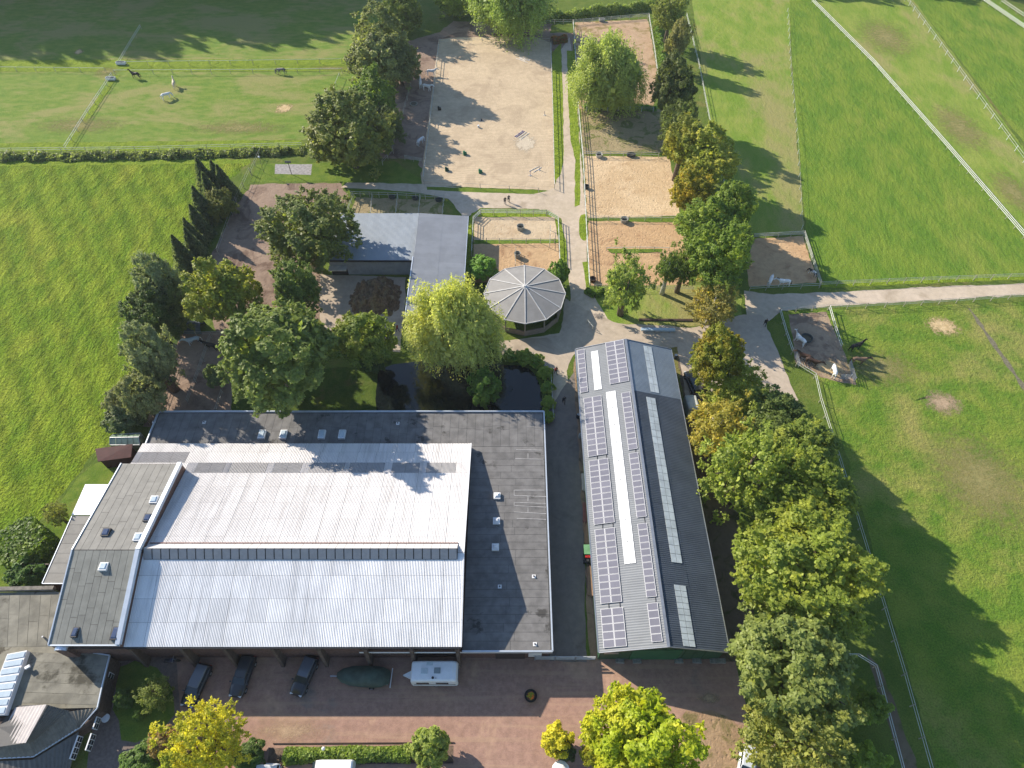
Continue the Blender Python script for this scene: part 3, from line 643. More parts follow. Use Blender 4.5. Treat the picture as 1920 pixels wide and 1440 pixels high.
# ------------------------------------------------------------------ grey L-shaped shed
shed = thing('grey_shed', 'L-shaped shed with blue grey corrugated roofs by the muck heap', 'shed', V(740, 480))
M_shed = M('shed_roof_blue', (.25, .285, .32), rough=.6, var=.06, vs=.5, piece=.04, spec=.3)
M_shed2 = M('shed_roof_grey', (.23, .245, .27), rough=.6, var=.08, vs=.4, piece=.05, spec=.3)
M_shedw = M('shed_wall', (.34, .35, .36), var=.12, vs=1.5)
a0, a1, a2, a3 = V(640, 397, 4.2), V(789, 403, 4.5), V(772, 491, 3.6), V(612, 486, 3.5)
yb_, yf_ = (a0.y + a1.y) / 2, (a2.y + a3.y) / 2
xl_, xr_ = a3.x, (a1.x + a2.x) / 2
xe_ = (V(877, 405, 3.9).x + V(868, 560, 3.9).x) / 2; ys_ = V(760, 594, 4.0).y
MB().box(xl_ + .3, xr_, yf_ + .3, yb_ - .3, 0, 3.35).build('wall', M_shedw, shed, True)
MB().box(xr_ + .01, xe_ - .25, ys_ + .3, yb_ - .3, 0, 3.4).build('wing_wall', M_shedw, shed, True)
pieces(shed, [(xl_, yf_, 3.55), (xr_, yf_, 3.55), (xr_, yb_, 4.35), (xl_, yb_, 4.35)], 15, 3, M_shed, 'roof_sheet', .0, 0, .0, 0, None, 5, .03)
pieces(shed, [(xr_ + .02, ys_, 4.4), (xr_ + .02, yb_, 4.4), (xe_, yb_, 3.7), (xe_, ys_, 3.7)], 24, 2, M_shed2, 'roof_sheet', .0, 0, .0, 0, None, 4, .035)
fb = MB(); fb.bar((xl_, yf_ - .05, 3.45), (xr_, yf_ - .05, 3.45), .12, .35); fb.build('fascia', M_dark, shed, True)
fb = MB(); fb.bar((xr_ - .08, ys_, 4.3), (xr_ - .08, yf_, 4.3), .16, .35); fb.bar((xr_, ys_ - .05, 4.28), (xe_, ys_ - .05, 3.6), .1, .3); fb.bar((xe_ + .05, ys_, 3.62), (xe_ + .05, yb_, 3.62), .1, .2); fb.build('roof_edge_trim', M_alum, shed, True)
MB().box(xl_ + .2, xl_ + 3.3, yf_ - .9, yf_ + .25, 1.9, 2.1).build('canopy', M('pale_canopy', (.5, .48, .45)), shed, True)
MB().box(xl_ + .4, xl_ + 3.2, yf_ + .2, yf_ + .29, 0, 1.85).build('door', M_dark, shed, True)
# ------------------------------------------------------------------ round horse walker
RC = Vector((2.1, 76.9, 0)); RR = 6.75
rw = thing('round_horse_walker', 'round horse walker with grey twelve sided tent roof by the willow', 'horse walker', RC)
M_tent = M('grey_roof_panel', (.25, .24, .225), rough=.6, var=.08, vs=.7, piece=.05)
M_rib = M('pale_rib', (.50, .49, .47), rough=.5)
apex = Vector((RC.x, RC.y, 5.1)); ez = 3.4
cor = [Vector((RC.x + RR * math.cos(math.radians(90 + 30 * k)), RC.y + RR * math.sin(math.radians(90 + 30 * k)), ez)) for k in range(12)]
for k in range(12):
    p, q = cor[k], cor[(k + 1) % 12]; n_ = (p - apex).cross(q - apex).normalized()
    if n_.z < 0: n_ = -n_
    m = MB(); vs = [apex, p, q]; dn = Vector((0, 0, .06)); gp = (q - p).normalized() * .02
    # shallow seams across each segment
    m.add([apex, p + gp, q - gp, apex - dn, p + gp - dn, q - gp - dn], [(0, 1, 2), (5, 4, 3), (1, 4, 5, 2), (0, 3, 4, 1), (2, 5, 3, 0)])
    seg = m.build('roof_segment', M_tent, rw, True)
    m = MB(); m.bar(apex + Vector((0, 0, .05)), p + Vector((0, 0, .05)), .16, .07); m.build('roof_rib', M_rib, rw, True)
    m = MB(); m.bar(p, q, .1, .16); m.build('eave_trim', M_rib, rw, True)
    pi, qi = RC + (Vector((p.x, p.y, 0)) - RC) * .93, RC + (Vector((q.x, q.y, 0)) - RC) * .93
    m = MB(); m.bar((pi.x, pi.y, .55), (qi.x, qi.y, .55), .15, 1.1); m.build('low_wall', M('walker_wall', (.28, .21, .16), var=.2), rw, True)
    m = MB(); m.bar((pi.x, pi.y, 0), (pi.x, pi.y, ez), .2, .2); m.build('post', M('walker_post', (.30, .24, .18)), rw, True)
MB().disc(apex, .35, 5.05, 5.3, 12, .2).build('cap', M_rib, rw, True)

# ------------------------------------------------------------------ annexes west of the hall
def inset(poly, d):
    c = sum((Vector(p) for p in poly), Vector((0, 0))) / len(poly)
    return [tuple(Vector(p) + (c - Vector(p)).normalized() * d) for p in poly]
ann = thing('flat_annex', 'low annex with grey felt roof beside the raised wing', 'annex', V(140, 1030))
q = [V(133, 967, 3), V(189, 966, 3), V(118, 1093, 3), V(81, 1093, 3)]
xa0, xa1 = (q[0].x + q[3].x) / 2, XW - .06
ya0, ya1 = V(100, 1093, 3).y, V(160, 966, 3).y
MB().box(xa0 + .15, xa1, ya0 + .15, ya1 - .05, 0, 2.75).build('wall', M_brick, ann, True)
pieces(ann, [(xa0, ya0, 2.85), (xa0, ya1, 2.85), (xa1, ya1, 2.85), (xa1, ya0, 2.85)], 7, 1, M_feltw, 'felt_strip', .03, .03)
MB().box(xa0, xa1, ya0, ya1, 2.752, 2.848).build('roof_deck', M_seam, ann, True)
fb = MB(); fb.bar((xa0, ya0 - .05, 2.85), (xa1, ya0 - .05, 2.85), .1, .25); fb.bar((xa0 - .05, ya0, 2.85), (xa0 - .05, ya1, 2.85), .1, .2); fb.build('roof_edge_trim', M_alum, ann, True)
can = thing('white_canopy', 'bright white terrace canopy roof at the garden side', 'canopy', V(185, 940))
yc1 = V(180, 908, 3).y
MB().box(xa0 - .1, xa1, ya1 + .06, yc1, 2.9, 3.0).build('roof', M('white_sheet', (.86, .86, .87), rough=.4, var=.02), can, True)
for x in (xa0 + .1, xa1 - .2):
    for y in (ya1 + .3, yc1 - .2): MB().box(x - .06, x + .06, y - .06, y + .06, 0, 2.9).build('post', M_white, can, True)
# ------------------------------------------------------------------ farmhouse (lower left)
house = thing('farmhouse', 'dark brick farmhouse with mossy flat roof, tiled slopes and chimney', 'house', V(90, 1300))
HZ = 3.1
outl = [tuple(V(px, py, HZ)[:2]) for px, py in ((-90, 1113), (104, 1109), (122, 1113), (109, 1214), (206, 1229), (191, 1290), (183, 1327), (-90, 1332))]
MB().prism(outl, HZ - .18, HZ).build('roof_deck', M('mossy_deck', (.20, .185, .14), var=.2, vs=.7, col2=(.07, .06, .04), c2s=.35, c2=(.58, .66)), house, True)
wall = [tuple(V(px, py, HZ)[:2]) for px, py in ((-90, 1115), (118, 1115), (107, 1214), (203, 1230), (188, 1290), (180, 1330), (-90, 1336))]
MB().prism(wall, 0, HZ - .19).build('wall', M('house_brick', (.105, .07, .055), var=.3, vs=4), house, True)
HQ = lambda px, py, z=HZ: V(px, py, z)
pieces(house, [HQ(60, 1222), HQ(203, 1231), HQ(182, 1322), HQ(40, 1318)], 1, 5, M_feltold, 'felt_strip', .05, .02, 0)
pieces(house, [HQ(-60, 1116), HQ(116, 1115), HQ(106, 1212), HQ(-60, 1214)], 9, 2, M_feltold, 'felt_strip', .05, .02, 0, .5)
kb = MB()
for i in range(3, 6): kb.bar((*outl[i], HZ + .02), (*outl[i + 1], HZ + .02), .12, .2)
kb.bar((*outl[2], HZ), (*outl[3], HZ), .12, .2)
kb.build('roof_edge_trim', M_alum, house, True)
MB().bar(HQ(-60, 1106, HZ + .2), HQ(102, 1103, HZ + .2), .45, .5).build('parapet', M('mossy_stone', (.16, .145, .12), var=.3, vs=2), house, True)
# glazed strip
gq = [V(13, 1226, HZ + .75), V(50, 1219, HZ + .75), V(8, 1339, HZ + .75), V(-32, 1341, HZ + .75)]
g0 = MB(); g0.hexa([(p.x, p.y, HZ + .0) for p in (gq[3], gq[2], gq[1], gq[0])], [p + Vector((0, 0, -.06)) for p in (gq[3], gq[2], gq[1], gq[0])]); go = g0.build('glazed_lantern', M_white, house, True)
pieces(go, [gq[0], gq[1], gq[2], gq[3]], 1, 8, M_sky, 'glass_pane', .22, .03, -.02)
# low tiled gable on the flat roof and tiled skirt
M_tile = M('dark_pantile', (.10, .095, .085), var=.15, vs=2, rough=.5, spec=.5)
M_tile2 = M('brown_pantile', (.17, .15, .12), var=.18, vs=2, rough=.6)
def tiles(name, A, B, Cc, D, n, mat, h=.07):
    A, B, Cc, D = [Vector(p) for p in (A, B, Cc, D)]
    m = MB(); nr = (B - A).cross(D - A).normalized(); nr = nr if nr.z > 0 else -nr; vs = []
    for k in range(2 * n + 1):
        u = k / (2 * n); o = nr * (h if k % 2 else 0); vs += [A.lerp(B, u) + o, D.lerp(Cc, u) + o]
    m.add(vs, [(2 * k, 2 * k + 2, 2 * k + 3, 2 * k + 1) for k in range(2 * n)])
    if (vs[2] - vs[0]).cross(vs[1] - vs[0]).z < 0: m.f = [f[::-1] for f in m.f]
    return m.build(name, mat, house, True)
zr_ = HZ + 1.5
rA, rB = V(87, 1321, zr_), V(48, 1393, zr_)
tiles('tiled_slope', rA, rB, V(-38, 1405, HZ), V(28, 1323, HZ), 1, M_dark, 0.0).location.z = -.05
wA, wB = V(30, 1324, HZ), V(-14, 1402, HZ + .1)
tiles('tiled_slope', rA + Vector((0, 0, .0)), Vector((wA.x, rA.y, HZ + .05)), Vector((wB.x, rB.y, HZ + .05)), rB, 9, M('sunlit_pantile', (.42, .38, .36), rough=.35, var=.1, spec=.7))  # lit west side of the gable, sunlight painted into a paler tile colour
tiles('tiled_slope', rA, V(131, 1333, HZ), V(60, 1392, HZ), rB, 8, M_tile)  # east side of the same gable, its shade painted with the dark tile
# skirt roof
sk = [V(183, 1327, HZ), V(128, 1334, HZ + .05), V(50, 1392, HZ + .05), V(-60, 1400, HZ + .05)]
so = [V(150, 1364, 2.3), V(148, 1366, 2.3), V(62, 1419, 2.2), V(-60, 1425, 2.2)]
tiles('skirt_roof', sk[0], sk[1], so[1], so[0], 7, M_tile2)
tiles('skirt_roof', sk[1], sk[2], so[2], so[1], 14, M_tile2)
tiles('skirt_roof', sk[2], sk[3], so[3], so[2], 14, M_tile2)
gw = MB()
pw = [tuple(p[:2]) for p in (V(180, 1330, HZ), V(148, 1365, 2.3), V(62, 1418, 2.2), V(-60, 1424, 2.2), V(-60, 1345, HZ))]
gw.prism(pw, 0, 2.15).build('front_wall', M('house_brick2', (.10, .068, .055), var=.3, vs=4), house, True)
kb = MB(); kb.bar(so[0], so[2], .1, .14); kb.bar(so[2], so[3], .1, .14); kb.bar(sk[0], so[0], .1, .14); kb.build('gutter', M_alum, house, True)
# lower dark-tiled roof towards the viewer
lo = [V(148, 1372, 1.9), V(62, 1424, 2.1), V(-60, 1430, 2.1), V(-60, 1520, 1.0), V(118, 1480, 1.0)]
tiles('lower_roof', lo[0], lo[1], V(70, 1500, 1.0), V(132, 1440, 1.0), 10, M_tile)
tiles('lower_roof', lo[1], lo[2], V(-60, 1520, 1.0), V(70, 1500, 1.0), 12, M_tile)
# walls and white windows facing the garden
for (px, py, w, h, rz) in ((204, 1279, 1.9, 1.1, 0), (181, 1356, 1.2, .9, 0), (170, 1392, 1.6, 1.0, 0), (143, 1402, 2.2, 1.0, 0)):
    p = V(px, py, 1.5)
    m = MB(); m.box(p.x - .06, p.x + .06, p.y - w / 2, p.y + w / 2, 1.0, 1.0 + h)
    k = m.build('window', M_white, house, True)
    nps = max(2, round(w / .55))
    for i in range(nps):
        for j in (0, 1):
            y0 = p.y - w / 2 + .08 + i * (w - .08) / nps; m = MB()
            m.box(p.x + .061, p.x + .075, y0, y0 + (w - .08) / nps - .08, 1.08 + j * (h - .08) / 2, 1.0 + (j + 1) * (h - .08) / 2)
            m.build('pane', M_glass, k, True)
# chimney
ch = V(120, 1203, HZ + 2.9)
MB().box(ch.x - .75, ch.x + .55, ch.y - .9, ch.y + .9, HZ - .1, HZ + 2.7).build('chimney', M_brick, house, True)
cp = MB(); n = 8
for i in range(n):
    a0_, a1_ = math.pi * i / n, math.pi * (i + 1) / n
    cp.add([(ch.x - .1 - .7 * math.cos(a), y, HZ + 2.72 + .4 * math.sin(a)) for y in (ch.y - .95, ch.y + .95) for a in (a0_, a1_)], [(0, 1, 3, 2)])
cp.build('chimney_cap', M('bright_sheet_metal', (.75, .77, .80), rough=.25, metal=.6, var=.04), house, True)
for px, py in ((84, 1196), (99, 1199), (57, 1255)):
    p = V(px, py, HZ); MB().disc(p, .1, HZ, HZ + .5, 8).build('vent_pipe', M_steel, house, True)
p = V(57, 1253, HZ); MB().obox((p.x, p.y), (.5, .3, .25), .6, HZ + .4).build('vent_hood', M_white, house, True)
# ------------------------------------------------------------------ small garden buildings
gs = thing('garden_shed', 'small dark red garden shed with sloping roof beside the field', 'shed', V(215, 862))
a_, b_, c_, d_ = V(179, 842, 2.4), V(249, 833, 2.6), V(246, 858, 2.1), V(184, 866, 2.0)
m = MB(); m.hexa([d_, c_, b_, a_], [p + Vector((0, 0, .1)) for p in (d_, c_, b_, a_)]); m.build('roof', M('ox_red_roof', (.075, .022, .018), rough=.6, var=.15), gs, True)
ctr = (a_ + b_ + c_ + d_) / 4
m = MB(); ins = [ctr.lerp(p, .88) for p in (d_, c_, b_, a_)]
m.hexa([(p.x, p.y, 0) for p in ins], [(p.x, p.y, p.z - .02) for p in ins]); m.build('wall', M('shed_board', (.05, .02, .016)), gs, True)
gh = thing('greenhouse', 'small glass greenhouse behind the dark red shed', 'greenhouse', V(238, 830))
a_, b_, c_, d_ = V(212, 814, 1.9), V(264, 812, 1.9), V(262, 834, 1.7), V(206, 834, 1.7)
M_gg = M('greenhouse_glass', (.17, .23, .17), rough=.15, var=.2, spec=.8)
rg1, rg2 = (a_ + d_) / 2 + Vector((0, 0, .5)), (b_ + c_) / 2 + Vector((0, 0, .5))
pieces(gh, [a_, b_, rg2, rg1], 5, 1, M_gg, 'glass_pane', .08, .02)
pieces(gh, [rg1, rg2, c_, d_], 5, 1, M_gg, 'glass_pane', .08, .02)
m = MB()
for p in (a_, b_, c_, d_): m.bar((p.x, p.y, 0), p, .06)
for p, q in ((a_, b_), (c_, d_), (rg1, rg2), (a_, rg1), (d_, rg1), (b_, rg2), (c_, rg2)): m.bar(p, q, .06)
m.build('frame', M_steel, gh, True)
m = MB(); m.hexa([(p.x, p.y, 0) for p in (d_, c_, b_, a_)], [(p.x, p.y, 1.5) for p in (d_, c_, b_, a_)]); m.build('side_glass', M_gg, gh, True)
fs = thing('field_shelter', 'arched dark metal field shelter in the horse pen', 'shelter', V(358, 622))
p = V(344, 622); p2 = V(381, 622); r_ = 1.15; m = MB(); n = 8; yc = p.y + .6
for i in range(n):
    a0_, a1_ = math.pi * i / n, math.pi * (i + 1) / n
    m.add([(x, yc + r_ * math.cos(a), 1.6 * math.sin(a)) for x in (p.x, p2.x) for a in (a0_, a1_)], [(0, 1, 3, 2)])
m.build('shell', M('shelter_metal', (.12, .15, .17), rough=.5, metal=.3), fs, True)
m = MB(); m.add([(p.x + .1, yc + r_ * math.cos(math.pi * i / n), 1.6 * math.sin(math.pi * i / n)) for i in range(n + 1)], [tuple(range(n + 1))]); m.build('end_wall', M_dark, fs, True)
gwl = thing('garden_screen', 'dark timber garden screen below the clipped tree', 'garden screen', V(50, 1075))
pp, qq = V(5, 1058, 1.8), V(92, 1056, 1.8)
for i in range(12):
    x0_ = pp.x + (qq.x - pp.x) * i / 12; x1_ = pp.x + (qq.x - pp.x) * (i + 1) / 12 - .02
    m = MB(); m.box(x0_, x1_, pp.y - .04, pp.y + .04, .05, 1.8); m.build('board', M('dark_timber', (.055, .035, .028), piece=.2), gwl, True)
m = MB(); m.box(pp.x - .05, qq.x + .05, pp.y - .07, pp.y + .07, 1.8, 1.88); m.build('top_rail', M('timber_rail', (.16, .13, .10)), gwl, True)

# ------------------------------------------------------------------ trees
LEAF = leafmat('leaf')
M_bark = M('bark', (.14, .105, .075), var=.3, vs=4, bump=.02, bs=9)
M_birch = M('birch_bark', (.45, .43, .40), var=.35, vs=5)
def quads_mesh(name, P, T1, T2):
    n = len(P); v = np.empty((n, 4, 3)); v[:, 0] = P - T1; v[:, 1] = P - T2; v[:, 2] = P + T1; v[:, 3] = P + T2
    me = bpy.data.meshes.new(name)
    me.vertices.add(n * 4); me.vertices.foreach_set('co', v.reshape(-1))
    me.loops.add(n * 4); me.loops.foreach_set('vertex_index', np.arange(n * 4, dtype=np.int32))
    me.polygons.add(n); me.polygons.foreach_set('loop_start', np.arange(0, n * 4, 4, dtype=np.int32))
    me.materials.append(LEAF); me.update(calc_edges=True); me.validate(); return me
def norm_r(P):
    rxy = np.percentile(np.hypot(P[:, 0], P[:, 1]), 98.5); zz = np.percentile(np.abs(P[:, 2]), 98.5); return np.array([1 / rxy, 1 / rxy, 1 / zz])
def unit(a): return a / np.maximum(1e-9, np.linalg.norm(a, axis=-1, keepdims=True))
def leaf_frames(rng, N, size, asp=1.5):
    n = len(N); a = unit(np.cross(N, unit(rng.normal(size=(n, 3))))); b = np.cross(N, a)
    s = size * rng.uniform(.65, 1.35, (n, 1)); return a * s * asp, b * s
def lobes(rng, k=7):
    D = unit(rng.normal(size=(k, 3))); A = rng.uniform(.05, .16, k); F = rng.uniform(2, 5, k); Ph = rng.uniform(0, 6, k)
    return lambda d: 1 + sum(A[i] * np.cos(F[i] * (d @ D[i]) * 2 + Ph[i]) for i in range(k)) * .8
def crown_mesh(name, seed, nc=95, nl=150, leaf=.036, cr=(.15, .27), zmin=-.6, fill=2600, open_=0., spread=(.72, .95)):
    rng = np.random.default_rng(seed); lb = lobes(rng)
    # clump centres spread evenly over the crown
    i = np.arange(nc) + .5; ph = i * 2.39996 + rng.uniform(0, 6); z = zmin + (1 - zmin) * i / nc
    z = np.clip(z + rng.normal(0, .05, nc), -.95, .98); r = np.sqrt(1 - z * z)
    D = np.stack([r * np.cos(ph), r * np.sin(ph), z], 1) + rng.normal(0, .13, (nc, 3)); D = unit(D)
    rad = rng.uniform(*spread, nc) * lb(D); keep = rng.random(nc) > open_
    Cn = (D * rad[:, None])[keep]; Dk = D[keep]; cs = rng.uniform(*cr, len(Cn))
    ns = nc * 5; ex = rng.integers(0, len(Cn), ns); sd = unit(Dk[ex] + rng.normal(0, .55, (ns, 3)) + np.array([0, 0, .3])); s0 = Cn[ex] + sd * cs[ex][:, None] * .55
    sl = rng.uniform(.06, .17, ns); per = 16; it = np.repeat(np.arange(ns), per); tt = rng.uniform(0, 1, (len(it), 1))
    Psp = s0[it] + sd[it] * sl[it][:, None] * tt + rng.normal(0, .016, (len(it), 3)) * (1.2 - tt); Nsp = unit(sd[it] * .3 + rng.normal(0, .5, (len(it), 3)) + np.array([0, 0, .8]))
    cnt = np.maximum(12, (nl * (cs / .21) ** 2).astype(int)); idx = np.repeat(np.arange(len(Cn)), cnt); n = len(idx)
    L = unit(rng.normal(size=(n, 3)) + Dk[idx] * .75 + np.array([0, 0, .25])); rr = cs[idx][:, None] * rng.uniform(.45, 1.05, (n, 1)) ** .6
    P = Cn[idx] + L * rr * np.array([1.1, 1.1, .8])
    Nn = unit(L * .65 + Dk[idx] * .5 + rng.normal(0, .42, (n, 3)) + np.array([0, 0, .45]))
    P = np.concatenate([P, Psp]); T1, T2 = leaf_frames(rng, np.concatenate([Nn, Nsp]), leaf)
    f = fill; Pf = unit(rng.normal(size=(f, 3))) * (rng.uniform(.05, .66, (f, 1)) ** .6) * np.array([1, 1, .85]); Nf = unit(rng.normal(size=(f, 3)) + np.array([0, 0, .5]))
    F1, F2 = leaf_frames(rng, Nf, leaf * 2.0); k_ = norm_r(P); P = P * k_
    return quads_mesh(name, np.concatenate([P, Pf]), np.concatenate([T1, F1]), np.concatenate([T2, F2]))
def willow_mesh(name, seed, nt=170, per=30, steps=9):
    rng = np.random.default_rng(seed); lb = lobes(rng); Ps, Ns, Ax = [], [], []
    for k in range(nt):
        i = (k + .5) / nt; z = max(-.25, 1 - i * 1.25); ph = k * 2.39996; r = math.sqrt(max(0, 1 - z * z))
        d0 = unit(np.array([r * math.cos(ph), r * math.sin(ph), z]) + rng.normal(0, .13, 3)); base = d0 * rng.uniform(.60, .95) * float(lb(d0[None])[0])
        ln = rng.uniform(.22, .55) * (.5 + .8 * (1 - z)); cl = rng.uniform(.07, .15)
        for s in range(per):
            p = base + rng.normal(0, cl, 3) * np.array([1, 1, .6]); out = unit(np.array([d0[0], d0[1], .1]) + rng.normal(0, .5, 3)); L = ln * rng.uniform(.5, 1.2); st = L / steps
            for j in range(steps):
                p = p + out * (.022 if j < 3 else .006) + np.array([0, 0, (.004 if j < 2 else -st)])
                if p[2] < -1.05: break
                Ps.append(p + rng.normal(0, .018, 3)); Ns.append(np.array([d0[0], d0[1], .6]) + rng.normal(0, .6, 3)); Ax.append(np.array([out[0] * .6, out[1] * .6, -.6]) + rng.normal(0, .4, 3))
    P, N, A = np.array(Ps), unit(np.array(Ns)), unit(np.array(Ax)); n = len(P); P = P * norm_r(P)
    B = unit(np.cross(N, A)); s = rng.uniform(.7, 1.3, (n, 1)); T1, T2 = A * s * .027, B * s * .012
    f = 2600; Pf = unit(rng.normal(size=(f, 3))) * (rng.uniform(.1, .7, (f, 1)) ** .6); Nf = unit(rng.normal(size=(f, 3)) + np.array([0, 0, .5])); F1, F2 = leaf_frames(rng, Nf, .05)
    return quads_mesh(name, np.concatenate([P, Pf]), np.concatenate([T1, F1]), np.concatenate([T2, F2]))
def conifer_mesh(name, seed):
    rng = np.random.default_rng(seed); Ps, Ns, Ax = [], [], []
    for k in range(300):
        z = k / 300; R_ = (1 - z) ** .85 * .95 + .03; a = k * 2.39996 + rng.normal(0, .2); R_ *= rng.uniform(.7, 1.12)
        for j in range(int(14 + 34 * (1 - z))):
            q = rng.uniform(.2, 1) ** .55; side = rng.normal(0, .16) * (1.25 - q) * 2
            d = np.array([math.cos(a), math.sin(a), 0]); t = np.array([-d[1], d[0], 0])
            Ps.append(d * R_ * q + t * side * R_ + np.array([0, 0, z - .10 * q * R_ + rng.normal(0, .008)])); Ns.append(unit(np.array([0, 0, 1]) + d * .5 + rng.normal(0, .4, 3))); Ax.append(d + t * side * 2 + rng.normal(0, .3, 3))
    P, N, A = np.array(Ps), np.array(Ns), unit(np.array(Ax)); B = unit(np.cross(N, A)); s = rng.uniform(.7, 1.4, (len(P), 1))
    P = P * np.array([1, 1, 1]); return quads_mesh(name, P, A * s * .06, B * s * .035)
def box_mesh(name, seed):
    rng = np.random.default_rng(seed); n = 6500; f = rng.integers(0, 6, n); P = rng.uniform(-1, 1, (n, 3)); ax = f % 3; sg = np.where(f < 3, 1., -1.)
    P[np.arange(n), ax] = sg * rng.uniform(.86, 1.03, n); N = np.zeros((n, 3)); N[np.arange(n), ax] = sg
    P = P * (1 - .12 * (np.abs(P).min(axis=1) > .6)[:, None]); T1, T2 = leaf_frames(rng, unit(N + rng.normal(0, .5, (n, 3))), .05)
    return quads_mesh(name, P, T1, T2)
CR = {'a': [crown_mesh('crown_leaves', 1, 210, 190, .019, (.07, .19)), crown_mesh('crown_leaves', 2, 180, 200, .0195, (.07, .20)), crown_mesh('crown_leaves', 3, 240, 170, .018, (.06, .17))],
      'b': [crown_mesh('crown_leaves', 11, 170, 90, .017, (.07, .16), -.75, 1500, .10, (.55, .98)), crown_mesh('crown_leaves', 12, 150, 95, .0175, (.07, .17), -.7, 1400, .12, (.5, .98))],
      'w': [willow_mesh('willow_leaves', 21), willow_mesh('willow_leaves', 22, 130, 28)],
      's': [crown_mesh('shrub_leaves', 31, 55, 110, .038, (.16, .30), -.3, 500), crown_mesh('shrub_leaves', 32, 65, 90, .035, (.13, .27), -.3, 400, .1)],
      'k': [box_mesh('clipped_leaves', 41)]}
CONI = conifer_mesh('conifer_needles', 51)
CONI2 = conifer_mesh('conifer_needles', 52)
def trunk_mesh(seed, H, zc, r, a, bark, multi=1):
    rg = random.Random(seed); m = MB(); tr = max(.07, .035 * H)
    m.tube([(0, 0, -.1), (rg.uniform(-.1, .1), rg.uniform(-.1, .1), zc * .5), (rg.uniform(-.2, .2), rg.uniform(-.2, .2), zc), (0, 0, zc + a * .5)], [tr * 1.4, tr, tr * .75, tr * .25], 8)
    for k in range(7):
        an = k * 2.4 + rg.random(); z0 = zc * rg.uniform(.55, 1.05); e = rg.uniform(.45, .8)
        m.tube([(0, 0, z0), (math.cos(an) * r * .4, math.sin(an) * r * .4, z0 + a * .3), (math.cos(an) * r * e, math.sin(an) * r * e, zc + a * rg.uniform(-.2, .55))], [tr * .5, tr * .32, tr * .1], 5, False)
    return m.mesh('trunk', bark, True)
TREE_N = [0]
def tree(name, box, typ, col, label, accent=None, cat='tree', group=None, clear=.3, amax=1.5, amin=.72, bark=None, zc=None, sq=1.0, base=None):
    x0, y0, x1, y1 = box; cx, cy = (x0 + x1) / 2, (y0 + y1) / 2; TREE_N[0] += 1; k = TREE_N[0]
    z = zc or 4.0
    if base:
        g_ = V(*base); zc = 4.0
        for _ in range(12): q_ = proj((g_.x, g_.y, zc)); zc = max(1.5, zc + (q_[1] - cy) / (q_[2] * .75))
        x0 += g_.x * 0
    for _ in range(5):
        p = V(cx, cy, z); s = proj(p)[2]; dep = math.atan2(CAMH - z, math.hypot(p.x, p.y))
        r = (x1 - x0) / 2 / s; hp = (y1 - y0) / 2 / s
        q = hp * hp - (r * math.sin(dep)) ** 2; a = math.sqrt(max(0, q)) / math.cos(dep)
        a = min(max(a, amin * r), amax * r); z = zc if zc else a * (1 + 2 * clear) if typ != 's' else a * .9
    p = V(cx, cy, z); H = z + a
    o = thing(name, label, cat, (p.x, p.y, 0), rnd.uniform(0, 6.28), group)
    lst = CR[typ]
    c = place('crown', lst[k % len(lst)], o, (0, 0, z), (0, 0, 0), (r * 1.1, r * 1.1 * sq, a * 1.1))
    c.color = (*col, 1); c['accent'] = [float(v) for v in (accent or sc(col, 1.25))]
    if typ != 's' or H > 2.5:
        place('trunk', trunk_mesh(k, H, z, r, a, bark or (M_birch if typ == 'b' and k % 3 == 0 else M_bark)), o)
    else:
        place('stem', trunk_mesh(k, H, z * .6, r * .6, a * .5, M_bark), o)
    return o
def conifer(tip, base, label, group):
    p = V(*base); h = 8.
    for _ in range(12):
        ty = proj((p.x, p.y, h))[1]; h += (ty - tip[1]) / (proj((p.x, p.y, h))[2] * .8)
    h = max(3, min(h, 16)); TREE_N[0] += 1
    o = thing('conifer_tree', label, 'conifer', (p.x, p.y, 0), rnd.uniform(0, 6), group)
    r = h * .33
    c = place('crown', CONI if TREE_N[0] % 2 else CONI2, o, (0, 0, h * .06), (0, 0, 0), (r, r, h * .95)); c.color = (.065, .085, .05, 1); c['accent'] = [.09, .11, .06]
    place('trunk', MB().tube([(0, 0, -.1), (0, 0, h * .95)], [h * .02, .02], 6).mesh('trunk', M_bark, True), o)
DG, MG, LG, YG, OL, SV = (.045, .075, .020), (.065, .105, .022), (.105, .15, .028), (.19, .20, .035), (.10, .11, .035), (.12, .14, .085)
YEL = (.36, .30, .035); LIME = (.20, .27, .018); WIL = (.21, .225, .08)
gc = 'conifers along the crop field'
for i, (t_, b_) in enumerate((((378, 297), (398, 366)), ((402, 302), (420, 362)), ((424, 322), (436, 368)), ((364, 350), (392, 418)), ((340, 410), (372, 466)), ((322, 442), (356, 506)), ((352, 384), (384, 444)), ((388, 325), (408, 390)), ((345, 428), (376, 488)), ((412, 310), (432, 372)))):
    conifer(t_, b_, ('tip highest of the dark conifers at the field corner', 'second dark conifer from the ditch hedge end', 'shortest dark conifer nearest the overhead wire', 'dark conifer in the middle of the field edge row', 'second lowest dark conifer leaning over the crop field', 'lowest dark conifer of the row above the grey poplar', 'dark conifer squeezed between its taller neighbours', 'conifer filling the gap below the two highest tips', 'broad dark conifer above the yellowish green tree', 'conifer beside the thin fence at the top of the row')[i], gc)
T = tree
T('shrub', (385, 358, 440, 412), 'a', OL, 'dull olive bush beside the conifers', clear=.05)
T('poplar_tree', (256, 478, 345, 590), 'a', SV, 'grey green tree directly below the conifers', group=None)
T('broadleaf_tree', (352, 485, 482, 615), 'a', (.12, .14, .03), 'yellowish green tree between conifers and earth yard', (.17, .175, .03))
T('broadleaf_tree', (236, 545, 330, 640), 'a', (.055, .08, .028), 'dark tree in the middle of the field hedge')
T('willow_shrub', (236, 603, 330, 725), 'a', SV, 'silvery tree beside the horse pens', (.15, .165, .10))
